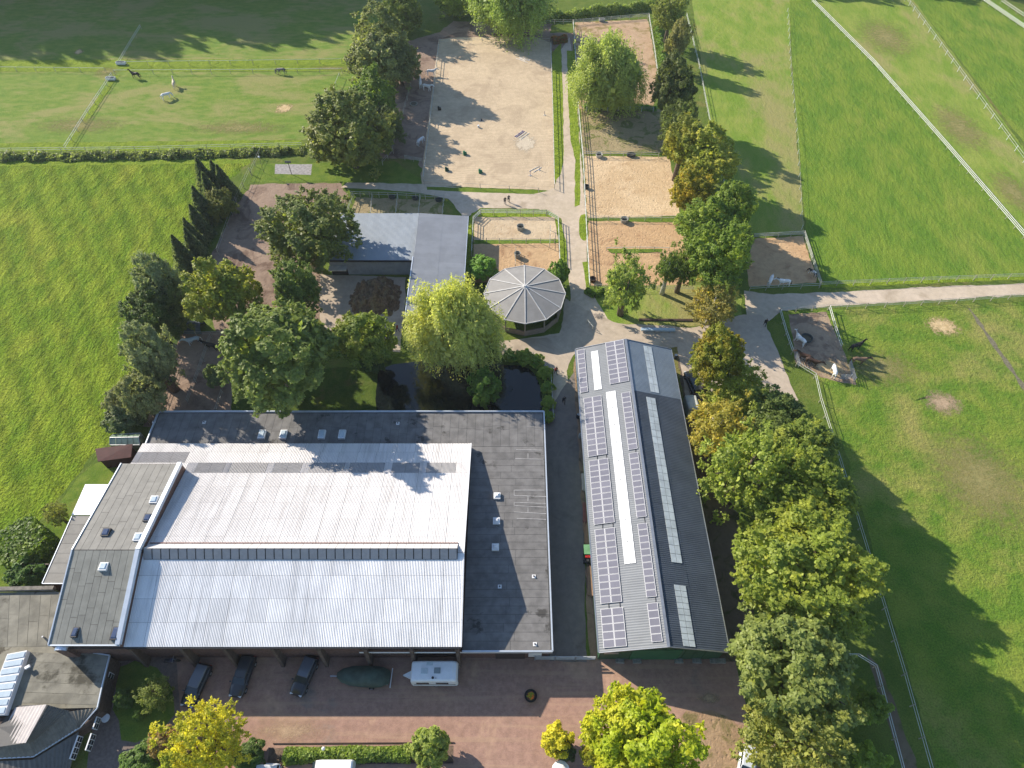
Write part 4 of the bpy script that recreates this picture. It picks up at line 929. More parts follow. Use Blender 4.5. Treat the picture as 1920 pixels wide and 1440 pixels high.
T('willow_shrub', (222, 690, 305, 785), 'a', (.11, .12, .06), 'olive silver shrub left of the pen fence')
T('willow_shrub', (262, 520, 352, 622), 'a', (.075, .095, .04), 'dark green tree behind the field shelter', clear=.15)
T('willow_shrub', (250, 646, 322, 735), 'a', (.10, .12, .07), 'silvery bush filling the hedge beside the pens', clear=.1)
T('shrub', (300, 585, 350, 640), 's', (.055, .08, .03), 'dark shrub left of the field shelter')
T('shrub', (386, 676, 424, 738), 's', (.075, .10, .045), 'grey green bush between the pens and the large maple')
T('shrub', (198, 725, 262, 792), 'a', (.12, .13, .075), 'pale olive bush near the greenhouse', clear=.05)
T('shrub', (198, 748, 270, 812), 's', (.07, .09, .04), 'low shrub at the end of the field hedge')
T('oak_tree', (492, 366, 662, 505), 'a', (.09, .112, .04), 'broad oak overhanging the grey shed roof', (.085, .10, .025), clear=.25)
T('broadleaf_tree', (508, 492, 602, 592), 'a', (.075, .105, .03), 'medium tree between the oak and the big maple')
T('maple_tree', (412, 560, 625, 762), 'a', (.085, .112, .036), 'largest leafy maple behind the riding hall', (.108, .135, .042), zc=11.3, amin=.85)
T('broadleaf_tree', (690, 175, 758, 300), 'a', (.05, .07, .028), 'dark tree between the spreading oak and the dirt run', clear=.05, amin=.5, amax=.9)
T('broadleaf_tree', (706, 60, 792, 180), 'a', (.09, .105, .05), 'dark tree reaching over the upper dirt run', clear=.05, amin=.5, amax=.9)
T('broadleaf_tree', (624, 576, 736, 690), 'a', (.08, .11, .025), 'small round tree beside the muck heap', (.13, .15, .03))
T('shrub', (665, 640, 728, 705), 's', (.035, .055, .02), 'dark shrub on the near corner of the pond')
T('willow_tree', (770, 514, 938, 712), 'w', WIL, 'large yellow green weeping willow over the pond', (.225, .235, .09), zc=7.6, amin=.85, amax=1.0)
T('shrub', (878, 695, 940, 768), 's', (.06, .10, .022), 'dark bush hanging over the pond below the willow')
T('shrub', (874, 480, 932, 525), 's', (.09, .16, .03), 'fresh green bush between shed and round roof')
T('shrub', (1028, 484, 1067, 548), 's', (.08, .13, .03), 'green bush at the right rim of the round roof')
T('broadleaf_tree', (648, 18, 776, 172), 'a', (.105, .12, .05), 'big grey green tree left of the sand arena', (.14, .155, .07), clear=.02, amin=.5, amax=.95)
T('broadleaf_tree', (712, -25, 792, 75), 'a', (.08, .105, .03), 'tree at the top edge left of the arena', clear=.05, amax=.9)
T('oak_tree', (566, 178, 742, 325), 'a', (.09, .11, .035), 'spreading oak with bare trunk by the ditch hedge', (.125, .135, .04), base=(668, 313), amin=.55)
T('broadleaf_tree', (640, 138, 742, 232), 'a', (.075, .11, .025), 'tree between the spreading oak and the big grey green tree', clear=.02, amin=.5, amax=.9)
T('willow_tree', (884, -70, 1032, 62), 'w', (.13, .17, .05), 'hanging willow cut by the top edge above the arena', clear=.02)
T('broadleaf_tree', (812, -45, 890, 38), 'a', (.13, .165, .035), 'light green tree at the top edge beside the willow', clear=.02, amax=.8)
T('willow_tree', (1074, 80, 1208, 208), 'w', (.15, .18, .06), 'round bushy willow between two sand paddocks', (.18, .21, .07), clear=.02, amax=1.0)
gh_ = 'hedge trees between the sand paddocks and the meadow'
for bx, ty, cl, lb_, ac in (((1226, -10, 1288, 62), 'a', (.12, .14, .045), 'uppermost hedge tree beside the reddish paddock', None), ((1248, 44, 1296, 108), 'a', (.13, .13, .06), 'brownish hedge bush below the uppermost hedge tree', None),
        ((1222, 108, 1306, 212), 'a', (.06, .075, .028), 'dark hedge tree right of the round willow', (.075, .09, .03)), ((1236, 200, 1312, 275), 'a', (.07, .09, .03), 'dense hedge tree beside the weedy paddock', None),
        ((1240, 226, 1320, 318), 'a', (.11, .125, .03), 'olive hedge tree with yellow tips at the square paddock', (.16, .155, .03)), ((1272, 243, 1382, 345), 'a', (.15, .17, .035), 'light yellow green hedge tree standing over the fence', (.21, .21, .05)),
        ((1256, 320, 1336, 400), 'a', (.14, .14, .025), 'golden hedge tree beside the square sand paddock', (.22, .185, .03)), ((1318, 344, 1414, 440), 'a', (.085, .12, .025), 'upper of two dense green trees by the meadow', (.12, .16, .03)),
        ((1274, 378, 1400, 480), 'a', (.09, .13, .025), 'wide green tree over the orange sand paddock', (.13, .165, .03)), ((1284, 420, 1408, 545), 'a', (.085, .125, .025), 'lowest big tree of the paddock hedge', (.125, .16, .03))):
    T('hedge_tree', bx, ty, cl, lb_, ac, group=gh_)
T('young_tree', (1228, 472, 1278, 535), 'b', (.06, .09, .022), 'slim dark young tree with a long trunk shadow', base=(1247, 551))
T('young_tree', (1250, 462, 1315, 536), 'b', (.075, .105, .025), 'second young tree, right of the slim dark one', base=(1281, 548))
T('birch_tree', (1128, 474, 1220, 590), 'b', (.12, .15, .045), 'feathery birch on the dry grass island', base=(1167, 590))
T('shrub', (1292, 528, 1382, 618), 'b', (.145, .135, .05), 'yellow twiggy bush at the end of the grass island', (.21, .18, .055), clear=.02)
T('maple_tree', (1298, 606, 1394, 728), 'a', (.105, .118, .02), 'orange tinged maple at the back corner of the barn', (.155, .135, .022))
gb_ = 'tree belt along the barn'
for zb, (bx, ty, cl, lb_, ac) in zip((5, 5.5, 6, 7.5, 7.5, 9, 10.5, 9, 8), (((1322, 688, 1442, 768), 'b', (.14, .16, .035), 'pale tree just below the orange tinged maple', None), ((1284, 742, 1412, 868), 'b', (.16, .15, .035), 'yellow autumn tree leaning over the barn wall', (.24, .205, .05)),
        ((1395, 738, 1516, 835), 'a', (.07, .095, .03), 'dark round tree beside the gravel yard end', None), ((1314, 790, 1482, 985), 'b', (.12, .15, .035), 'tall birch like tree beside the middle of the barn', (.15, .18, .045)),
        ((1438, 782, 1580, 905), 'a', (.085, .115, .025), 'green tree touching the paddock fence, upper one', (.15, .17, .035)), ((1420, 862, 1606, 1010), 'a', (.09, .12, .022), 'wide tree in the middle of the belt', (.15, .17, .03)),
        ((1392, 968, 1630, 1172), 'a', (.115, .145, .028), 'largest yellow green tree of the belt', (.15, .17, .032)), ((1364, 1166, 1612, 1325), 'a', (.10, .125, .04), 'grey green tree below the largest belt tree', (.125, .15, .05)),
        ((1386, 1288, 1592, 1490), 'b', (.125, .14, .04), 'olive yellow tree at the bottom of the belt', (.155, .16, .045)))):
    T('belt_tree', bx, ty, cl, lb_, ac, group=gb_, zc=zb, amin=.72)
T('shrub', (1600, 1404, 1668, 1460), 's', (.12, .165, .03), 'small green bush at the bottom beside the earth path')
T('shrub', (1600, 1290, 1660, 1360), 's', (.09, .13, .03), 'ragged bush at the fence below the grey green tree')
T('lime_tree', (1098, 1264, 1296, 1520), 'a', (.155, .19, .016), 'bright lime green tree at the bottom edge', (.215, .22, .02))
T('broadleaf_tree', (1090, 1352, 1140, 1470), 'a', (.14, .155, .016), 'narrow yellow green tree left of the lime green tree', (.19, .18, .02))
T('golden_shrub', (1014, 1350, 1074, 1430), 's', (.26, .25, .03), 'spiky golden yellow shrub in the yard', (.30, .28, .035))
T('yellow_tree', (324, 1308, 458, 1475), 'b', (.19, .19, .025), 'golden yellow tree in the corner bed', (.27, .25, .03), clear=.25)
T('young_tree', (258, 1268, 322, 1332), 'b', (.11, .13, .04), 'thin young tree on the dark oval lawn', clear=.1)
T('shrub', (766, 1362, 842, 1445), 's', (.13, .16, .045), 'willowy shrub at the end of the yard hedge', (.17, .2, .06))
T('clipped_tree', (8, 990, 82, 1054), 'k', (.05, .085, .012), 'square clipped tree on the garden lawn', (.09, .13, .015), clear=.05, amin=.5, amax=.55)
T('shrub', (440, 1392, 498, 1446), 's', (.05, .08, .02), 'round dark box bush below the yellow tree')
T('shrub', (282, 1364, 335, 1420), 's', (.16, .12, .06), 'reddish shrub beside the garden path')
T('shrub', (228, 1398, 300, 1460), 's', (.06, .10, .022), 'green bush at the bottom of the garden path')
T('shrub', (300, 1404, 352, 1460), 's', (.17, .19, .03), 'yellow green bush left of the yellow tree trunk')
T('shrub', (215, 1292, 250, 1330), 's', (.05, .08, .02), 'small shrub by the house wall')
T('shrub', (252, 1330, 272, 1352), 's', (.06, .10, .025), 'little plant on the dark oval lawn')
T('shrub', (84, 940, 125, 985), 'b', (.12, .13, .04), 'spindly little tree at the field edge', clear=.2)
T('shrub', (18, 1060, 86, 1098), 's', (.05, .09, .02), 'low garden bush behind the mossy parapet')
T('shrub', (1038, 1388, 1078, 1432), 's', (.04, .06, .03), 'dark leaved bush behind the golden shrub')
gp_ = 'plants along the pond edge'
for i, (x, y, w, lab) in enumerate(((958, 668, 30, 'pond edge plant nearest the willow'), (982, 670, 34, 'pond edge plant at the top of the pond fence'), (1006, 678, 32, 'pond edge plant at the fence bend'), (1022, 700, 30, 'pond edge plant just below the fence bend'), (1027, 728, 28, 'pond edge plant halfway down the pond fence'), (1028, 756, 28, 'pond edge plant third from the hall corner'), (1026, 782, 28, 'pond edge plant at the hall corner'))):
    T('pond_plant', (x - w / 2, y - w * .42, x + w / 2, y + w * .42), 's', (.12, .16, .03) if i % 2 else (.09, .14, .028), lab, (.17, .2, .04), 'plant', gp_)
# the wood beyond the upper edge: only its long shadows reach the picture
for i in range(30):
    px = -480 + i * 40 + rnd.uniform(-12, 12); pb = V(px, -17)
    o = thing('forest_tree', 'tall tree of the wood beyond the shaded pasture', 'tree', (pb.x, pb.y + 7 + (i % 2) * 4, 0), rnd.uniform(0, 6), 'wood beyond the far pasture')
    H = 44 if i < 12 else 36 if i < 20 else 32; r = 8.0
    c = place('crown', CR['a'][i % 3], o, (0, 0, H * .58), (0, 0, 0), (r, r, H * .44)); c.color = (*MG, 1); c['accent'] = [.09, .12, .03]
    place('trunk', trunk_mesh(300 + i, H, H * .5, r, H * .4, M_bark), o)
for i, (px, h) in enumerate(((1385, 13), (1425, 15), (1470, 14), (1600, 14), (1640, 13), (1730, 15), (1770, 17), (1815, 17))):
    h += 4; pb = V(px, -38); o = thing('forest_tree', 'tree in the row beyond the upper meadows', 'tree', (pb.x, pb.y + 4, 0), rnd.uniform(0, 6), 'tree row beyond the meadows')
    c = place('crown', CR['a'][i % 3], o, (0, 0, h * .58), (0, 0, 0), (5, 5, h * .43)); c.color = (*MG, 1); c['accent'] = [.09, .12, .03]
    place('trunk', trunk_mesh(330 + i, h, h * .5, 5, h * .4, M_bark), o)
# hedges and rough growth
def hedge_mesh(name, pts, w, h, n, seed, leaf=.16, rag=.35):
    rng = np.random.default_rng(seed); pts = [np.array(p) for p in pts]; L = [np.linalg.norm(pts[i + 1] - pts[i]) for i in range(len(pts) - 1)]; tot = sum(L)
    u = rng.uniform(0, tot, n); P = np.empty((n, 3)); acc = 0
    for i in range(len(L)):
        k = (u >= acc) & (u <= acc + L[i]); f = ((u[k] - acc) / L[i])[:, None]; d = (pts[i + 1] - pts[i]) / L[i]; pr = np.array([-d[1], d[0]])
        th = rng.uniform(0, math.pi, k.sum()); rr = rng.uniform(.6, 1.0, k.sum())
        xy = pts[i] + d * (f * L[i]); ph = np.sin(u[k] * 1.1 + seed) * .5 + np.sin(u[k] * .37) * .5 + np.sin(u[k] * 2.7) * .3
        hh = h * (1 + rag * ph); ww = w * (1 + rag * .5 * np.cos(u[k] * .9))
        P[k, :2] = xy + pr * (np.cos(th) * rr * ww / 2)[:, None]; P[k, 2] = np.sin(th) * rr * hh; acc += L[i]
    N = unit(rng.normal(0, .6, (n, 3)) + np.array([0, 0, .8])); T1, T2 = leaf_frames(rng, N, leaf); return quads_mesh(name, P, T1, T2)
def hedge(name, pix, w, h, n, col, label, acc=None, cat='hedge', leaf=.16, rag=.35, kind=None):
    me = hedge_mesh(name, [tuple(V(*p)[:2]) for p in pix], w, h, n, len(label), leaf, rag); o = place(name, me); o.color = (*col, 1); o['accent'] = [float(v) for v in (acc or sc(col, 1.3))]
    return tag(o, label, None if kind else cat, None, kind)
hedge('hedge', [(-300, 296), (100, 296), (380, 291), (470, 287), (570, 285)], 2.8, .9, 16000, (.075, .095, .04), 'dark ragged ditch hedge above the crop field', (.13, .155, .06), leaf=.2, rag=.6)
hedge('hedge', [(980, 40), (1080, 32), (1225, 14)], 3.0, 2.2, 9000, (.10, .13, .04), 'hedge along the top of the reddish paddock')
hedge('hedge', [(1228, 40), (1240, 100), (1240, 150)], 2.0, 1.5, 5000, (.07, .11, .025), 'green hedge beside the reddish paddock fence')
hedge('hedge', [(535, 1418), (640, 1416), (770, 1414)], 1.6, 1.2, 8000, (.085, .125, .03), 'low clipped hedge in the long planting bed', (.13, .17, .04), leaf=.11, rag=.2)
hedge('hedge', [(1095, 204), (1160, 202), (1230, 206)], 1.6, 1.0, 3500, (.06, .12, .03), 'low weedy hedge below the round willow')
hedge('hedge', [(1100, 545), (1115, 555), (1130, 548)], 1.4, .9, 1800, (.09, .13, .03), 'weeds at the lower end of the track fence')
hedge('hedge', [(625, 372), (630, 395), (618, 420)], 1.2, 1.0, 2200, (.08, .11, .03), 'short hedge between earth yard and stalls', leaf=.14)

# ------------------------------------------------------------------ fences
M_fw = M('white_tape', (.62, .64, .60), rough=.5, var=.08)
M_fg = M('weathered_rail', (.40, .42, .38), rough=.7, var=.15)
M_post = M('fence_post', (.36, .33, .27), var=.25, vs=3)
M_wire = M('wire', (.34, .36, .34), rough=.5)
POST = {}
def post_mesh(h, r, mat):
    k = (round(h, 2), r, mat.name)
    if k not in POST: POST[k] = MB().tube([(0, 0, -.05), (0, 0, h)], r, 6).mesh('post', mat)
    return POST[k]
def fence(pix, label, rails=2, h=1.25, step=3.0, rw=.06, mat=None, pmat=None, pr=.06, top=True):
    mat = mat or M_fg; pmat = pmat or M_post
    P = [V(px, py, h - .05 if top else 0) for px, py in pix]; P = [Vector((p.x, p.y, 0)) for p in P]
    o = thing('fence', label, 'fence', P[0])
    pm = post_mesh(h, pr, pmat); first = True; posts = []
    for i in range(len(P) - 1):
        L = (P[i + 1] - P[i]).length; k = max(1, round(L / step))
        posts += [P[i].lerp(P[i + 1], j / k) for j in range(k)]
    posts.append(P[-1])
    for p in posts: place('post', pm, o, p - P[0])
    for r in range(rails):
        z = (h - .08) * (1 - r / max(1, rails) * .75); m = MB()
        for i in range(len(posts) - 1): m.bar(posts[i] + Vector((0, 0, z)), posts[i + 1] + Vector((0, 0, z)), rw * .5, rw)
        m.build('rail', mat, o, True)
    return o
F = fence
F([(822, 82), (808, 205), (793, 330)], 'rail fence on the left side of the sand arena', 2, 1.3, 3, .09)
F([(824, 74), (930, 70), (1030, 72)], 'rope fence along the far end of the sand arena', 2, 1.2, 4, .05)
F([(1033, 78), (1037, 210), (1040, 345)], 'white rail fence on the right side of the sand arena', 2, 1.3, 3, .09, M_fw)
F([(795, 338), (900, 345), (1010, 352)], 'thin rope fence along the near end of the sand arena', 1, 1.1, 5, .035)
F([(1075, 37), (1080, 110), (1085, 200), (1094, 295), (1100, 420), (1106, 530)], 'long rail fence on the paddock side of the sandy track', 3, 1.4, 2.6, .09, M_fw)
F([(1076, 37), (1216, 25)], 'green grey rail fence at the top of the reddish paddock', 3, 1.3, 2.5, .08)
F([(1217, 25), (1228, 90), (1235, 145)], 'pale rail fence on the right of the reddish paddock', 2, 1.3, 2.5, .1, M_fw)
F([(985, 42), (1040, 37), (1074, 37)], 'rail fence above the dark earth corner', 2, 1.2, 3, .07)
F([(1100, 201), (1160, 199), (1226, 201)], 'weathered post fence below the round willow', 2, 1.2, 2.4, .06, pmat=M_fw)
F([(1094, 284), (1170, 284), (1236, 286)], 'rail fence between the weedy and the square paddock', 2, 1.3, 3, .08)
F([(1103, 405), (1180, 405), (1272, 404)], 'thin rail fence between the yellow and the orange paddock', 2, 1.2, 3.5, .06, M_fw)
F([(1138, 464), (1200, 463), (1255, 464)], 'short white rail inside the orange sand paddock', 1, .8, 3.5, .09, M_fw)
F([(1107, 532), (1135, 534), (1200, 536), (1300, 538)], 'low fence at the bottom of the orange sand paddock', 2, 1.1, 3, .05)
F([(884, 470), (887, 406), (901, 393), (1025, 394), (1047, 406), (1050, 485)], 'pale rail fence round the two small sand pens', 3, 1.4, 2.5, .09, M_fw)
F([(888, 446), (960, 447), (1040, 447)], 'wire fence between the two small sand pens', 2, 1.2, 2.6, .04)
F([(1032, 423), (1031, 456)], 'short gate fence inside the small sand pens', 2, 1.2, 2, .05, M_fw)
F([(967, 464), (966, 495)], 'short divider fence in the lower sand pen', 2, 1.2, 2, .06)
F([(1288, 24), (1312, 120), (1335, 240), (1360, 345)], 'white tape fence between hedge trees and dry meadow', 2, 1.2, 4, .07, M_fw)
F([(1478, 15), (1484, 120), (1497, 260), (1506, 422)], 'thin string fence left of the bright green meadow', 1, 1.1, 4, .03, pmat=M_fw, pr=.05)
F([(1524, -4), (1640, 112), (1780, 270), (1925, 437)], 'double white rail fence between bright and dry meadow', 3, 1.35, 3, .09, M_fw)
F([(1700, -8), (1716, 12), (1800, 125), (1925, 295)], 'post and wire fence with pale posts in the upper corner', 2, 1.3, 4, .05, M_wire, M_fw, .07)
F([(1845, -6), (1925, 48)], 'double rail fence cut by the upper right corner', 3, 1.3, 3, .1, M_fw)
F([(1880, -2), (1925, 28)], 'outer rail fence in the upper right corner', 2, 1.3, 3, .08, M_fw)
F([(1415, 438), (1510, 433), (1525, 480), (1541, 527)], 'grey rail fence round the small sand paddock', 3, 1.3, 2.5, .09)
F([(1408, 537), (1470, 534), (1540, 531)], 'low rail fence below the small sand paddock', 2, 1.2, 3, .07)
F([(1541, 528), (1700, 521), (1930, 512)], 'wire fence along the upper side of the farm track', 3, 1.3, 3, .05, M_fg)
F([(1466, 577), (1557, 571), (1700, 565), (1930, 550)], 'wire fence along the lower side of the farm track', 3, 1.3, 3, .05, M_fg)
F([(1464, 578), (1476, 620), (1488, 655)], 'white rail on the left of the muddy pen', 2, 1.3, 2.5, .1, M_fw)
F([(1557, 572), (1568, 610), (1580, 646)], 'white rail on the right of the muddy pen', 2, 1.3, 2.5, .1, M_fw)
F([(1496, 678), (1531, 700), (1541, 745), (1560, 805), (1590, 900), (1645, 1080), (1700, 1262), (1752, 1446)], 'long white rail fence running down along the tree belt', 2, 1.35, 3.5, .06, M_fw)
F([(1588, 1226), (1611, 1226), (1645, 1247), (1666, 1325), (1698, 1446)], 'rail fence with corner at the bottom of the tree belt', 2, 1.3, 2.5, .1, M_fw)
F([(-120, 124), (100, 126), (195, 127)], 'thin tape fence at the left of the far verge', 1, 1.2, 5, .07, M_fw)
F([(236, 115), (430, 113), (640, 110)], 'upper tape fence along the far verge', 1, 1.2, 5, .08, M_fw)
F([(212, 131), (430, 130), (640, 128)], 'lower tape fence along the far verge', 1, 1.2, 5, .08, M_fw)
F([(222, 112), (242, 78), (262, 46)], 'tape fence climbing into the shaded pasture', 2, 1.2, 4, .07, M_fw)
F([(208, 136), (162, 205), (119, 273)], 'tape fence dividing the grazed pasture', 2, 1.2, 4, .08, M_fw)
F([(-120, 279), (250, 275), (565, 267)], 'tape fence above the ditch hedge', 2, 1.2, 5, .06, M_fw)
F([(636, 136), (622, 170), (611, 203)], 'short tape fence beside the big grey green tree', 1, 1.2, 4, .08, M_fw)
F([(466, 314), (440, 370), (405, 466)], 'tall thin fence behind the conifers', 2, 1.6, 4, .04)
F([(490, 270), (468, 318)], 'thin fence from ditch hedge to the conifers', 2, 1.4, 3, .04)
F([(657, 359), (744, 361), (832, 366)], 'rail fence across the back of the stalls', 2, 1.3, 2, .07)
for i, (x0_, x1_) in enumerate(((661, 649), (697, 694), (745, 741), (787, 784), (832, 829))):
    F([(x0_, 361 + i), (x1_, 396 + i)], ('leftmost', 'second', 'third', 'fourth', 'rightmost')[i] + ' divider rail of the stalls behind the shed', 2, 1.3, 2, .07)
F([(334, 622), (310, 690), (274, 786)], 'rail fence on the field side of the horse pens', 3, 1.4, 2.4, .06)
F([(392, 626), (370, 690), (348, 748)], 'double rail between the two horse pens', 3, 1.4, 2.2, .05)
F([(336, 622), (422, 622)], 'cross rail above the horse pens', 2, 1.4, 2.5, .06)
F([(414, 730), (402, 766)], 'short rail on the right of the horse pens', 2, 1.3, 2, .06)
F([(736, 278), (716, 300)], 'short rail below the spreading oak', 2, 1.3, 2, .05)
F([(758, 291), (791, 297)], 'double rail gate beside the arena fence', 3, 1.2, 2.2, .07)
F([(770, 155), (735, 275)], 'dim wire fence in the shaded dirt run', 2, 1.2, 3, .04)
F([(946, 660), (1000, 661), (1033, 694), (1038, 782)], 'rail fence round the corner of the pond', 2, 1.2, 2.4, .06, M_fw)
F([(1102, 600), (1112, 612)], 'short pale rail beside the gravel yard', 1, 1.0, 1, .06, M_fw)
# gate of pale boards between hall and barn
gt = thing('yard_gate', 'grey metal gate panels closing the alley between hall and barn', 'gate', V(1060, 1234))
x_a, x_b = V(1003, 1234, .8).x, V(1117, 1234, .8).x; yg = V(1060, 1234, .8).y
for i in range(3):
    xa_, xb_ = x_a + (x_b - x_a) * i / 3, x_a + (x_b - x_a) * (i + 1) / 3 - .06
    for j in range(4): MB().box(xa_, xb_, yg - .03, yg + .03, .25 + j * .34, .25 + j * .34 + .2).build('board', M('gate_board', (.42, .43, .44), piece=.1), gt, True)
    MB().box(xa_ - .05, xa_ + .05, yg - .06, yg + .06, 0, 1.6).build('post', M_steel, gt, True)
def panel_gate(a, b, label, n=5):
    A, B = V(*a), V(*b); o = thing('metal_gate', label, 'gate', A)
    for j in range(n): m = MB(); m.bar((A.x, A.y, .25 + j * .24), (B.x, B.y, .25 + j * .24), .05, .07); m.build('bar', M_steel, o, True)
    m = MB()
    for p in (A, B, (A + B) / 2): m.bar((p.x, p.y, 0), (p.x, p.y, 1.35), .07)
    m.build('frame', M_steel, o, True)
panel_gate((1489, 668), (1496, 690), 'galvanised gate at the left corner of the muddy pen')
panel_gate((1590, 685), (1600, 718), 'galvanised gate standing open at the muddy pen')
panel_gate((1572, 712), (1592, 712), 'short galvanised gate below the white horse')
# ------------------------------------------------------------------ skin-grown bodies
def skin_mesh(name, verts, edges, rad, sub=2, root=0):
    me = bpy.data.meshes.new(name); me.from_pydata(verts, edges, []); o = bpy.data.objects.new('tmp', me); C.objects.link(o)
    md = o.modifiers.new('skin', 'SKIN'); md.use_smooth_shade = True
    for i, r in enumerate(rad):
        d = me.skin_vertices[0].data[i]; d.radius = r if isinstance(r, tuple) else (r, r); d.use_root = (i == root)
    ss = o.modifiers.new('sub', 'SUBSURF'); ss.levels = sub; ss.render_levels = sub
    dg = bpy.context.evaluated_depsgraph_get(); dg.update()
    out = bpy.data.meshes.new_from_object(o.evaluated_get(dg)); out.name = name
    bpy.data.objects.remove(o); bpy.data.meshes.remove(me); return out
def horse_body(pose):
    if pose == 'graze': neck = [(.95, 0, 1.25, .20), (1.25, 0, .85, .14), (1.42, 0, .45, .11), (1.5, 0, .18, .085), (1.55, 0, .03, .07)]
    elif pose == 'level': neck = [(.95, 0, 1.45, .21), (1.3, 0, 1.58, .16), (1.58, 0, 1.65, .125), (1.8, 0, 1.5, .10), (2.0, 0, 1.36, .075)]
    else: neck = [(.88, 0, 1.55, .21), (1.1, 0, 1.85, .16), (1.26, 0, 2.08, .125), (1.5, 0, 1.98, .10), (1.72, 0, 1.82, .075)]
    v, r = [], []
    for x, y, z, q in [(-.35, 0, 1.24, .33), (-.80, 0, 1.28, .31), (-1.02, 0, 1.2, .18), (.10, 0, 1.20, .33), (.62, 0, 1.24, .32)] + neck: v.append((x, y, z)); r.append(q)
    e = [(0, 1), (1, 2), (0, 3), (3, 4)] + [(4 if i == 0 else 4 + i, 5 + i) for i in range(5)]
    st = (.12, -.1, -.14, .1) if pose != 'graze' else (.2, -.12, .05, -.12)
    for (x, y, fr, s) in ((.62, .19, 4, st[0]), (.62, -.19, 4, st[1]), (-.82, .2, 1, st[2]), (-.82, -.2, 1, st[3])):
        k = len(v); hind = x < 0
        pts = [(x, y, .95, .15), (x + (.08 if hind else .02) + s * .3, y, .72, .095), (x + (-.10 if hind else .03) + s * .7, y, .50, .07), (x - .02 + s, y, .15, .05), (x + .05 + s, y, .03, .065)]
        for a, b_, c_, q in pts: v.append((a, b_, c_)); r.append(q)
        e += [(fr, k)] + [(k + i, k + i + 1) for i in range(4)]
    return skin_mesh('horse_body', v, e, r, 2)
HB = {p: horse_body(p) for p in ('stand', 'graze', 'level')}
def tailm(): return MB().tube([(-1.1, 0, 1.28), (-1.26, 0, 1.1), (-1.3, 0, .75), (-1.27, 0, .4)], [.06, .09, .085, .03], 7)
MANE = {'stand': [(.85, 0, 1.76), (1.05, 0, 2.0), (1.22, 0, 2.2)], 'graze': [(1.02, 0, 1.42), (1.36, 0, .98), (1.53, 0, .6)], 'level': [(.95, 0, 1.66), (1.28, 0, 1.75), (1.55, 0, 1.79)]}
def horse(px, py, rz, pose, col, hair, label, k=1.0, col2=None):
    p = V(px, py); mname = 'coat_' + '_'.join('%d' % (c * 100) for c in col) + ('p' if col2 else '')
    mat = M(mname, col, rough=.6, var=.12, vs=2, col2=col2, c2s=1.3, c2=(.48, .54)); hm = M('hair_' + '_'.join('%d' % (c * 100) for c in hair), hair, rough=.8)
    o = thing('horse', label, 'horse', p, math.radians(rz)); o.scale = (k, k, k)
    key = (pose, mname)
    if key not in POST:
        me = HB[pose].copy(); me.materials.clear(); me.materials.append(mat); POST[key] = me
    place('body', POST[key], o)
    for nm, fn in (('tail', tailm), ('mane', lambda: MB().tube(MANE[pose], [.07, .09, .06], 6))):
        kk = (nm, pose, hm.name)
        if kk not in POST: POST[kk] = fn().mesh(nm, hm, True)
        place(nm, POST[kk], o)
    kk = ('ears', pose, mname)
    if kk not in POST:
        b_ = Vector(MANE[pose][2]); m = MB()
        for s in (-1, 1): m.tube([b_ + Vector((.05, .06 * s, -.02)), b_ + Vector((.07, .09 * s, .15))], [.045, .01], 5)
        POST[kk] = m.mesh('ears', mat)
    place('ears', POST[kk], o)
WH, BK, BR = (.72, .70, .66), (.012, .011, .011), (.06, .032, .02)
horse(257, 147, 170, 'stand', BK, BK, 'black horse walking in the grazed pasture')
horse(314, 186, 40, 'graze', WH, WH, 'white horse grazing, nearest to the pasture middle')
horse(329, 164, 105, 'stand', (.62, .50, .36), (.6, .55, .5), 'cream horse standing behind the grazing white horse')
horse(529, 139, 172, 'graze', (.16, .15, .15), (.05, .05, .05), 'dark grey horse by the far tape fence')
horse(789, 163, 95, 'stand', WH, WH, 'white horse in the dirt run turned towards the trees')
horse(801, 170, -20, 'level', WH, WH, 'white horse in the dirt run with its head at the arena fence')
horse(809, 142, 5, 'level', (.6, .6, .6), WH, 'pale horse in the dirt run, topmost of the three')
horse(789, 271, 60, 'graze', (.5, .52, .55), WH, 'pale horse in the shade beside the arena gate')
horse(1442, 532, 60, 'graze', WH, WH, 'white horse at the bottom of the small sand paddock')
horse(1467, 536, 175, 'level', WH, BK, 'white horse with black tail in the small sand paddock')
horse(1521, 516, 120, 'graze', (.7, .66, .6), BK, 'white and black pony at the corner of the small sand paddock', .75, (.02, .02, .02))
horse(1497, 644, 122, 'stand', WH, (.1, .1, .1), 'white horse beside the round feeder in the muddy pen')
horse(1506, 676, 152, 'level', BR, BK, 'dark brown horse at the galvanised gate')
horse(1519, 685, -30, 'level', (.045, .025, .016), BK, 'second dark brown horse in the orange hay')
horse(1560, 702, 78, 'graze', WH, WH, 'white horse eating in the orange hay')
horse(1601, 656, 20, 'stand', BK, BK, 'black horse standing right of the muddy pen')
horse(1606, 682, -5, 'level', (.17, .11, .07), BK, 'bay horse passing behind the open gate')
horse(366, 645, 200, 'level', (.42, .50, .55), WH, 'pale blue blanketed horse in the left horse pen')
horse(398, 655, 165, 'level', (.02, .016, .015), BK, 'dark horse in the right horse pen')
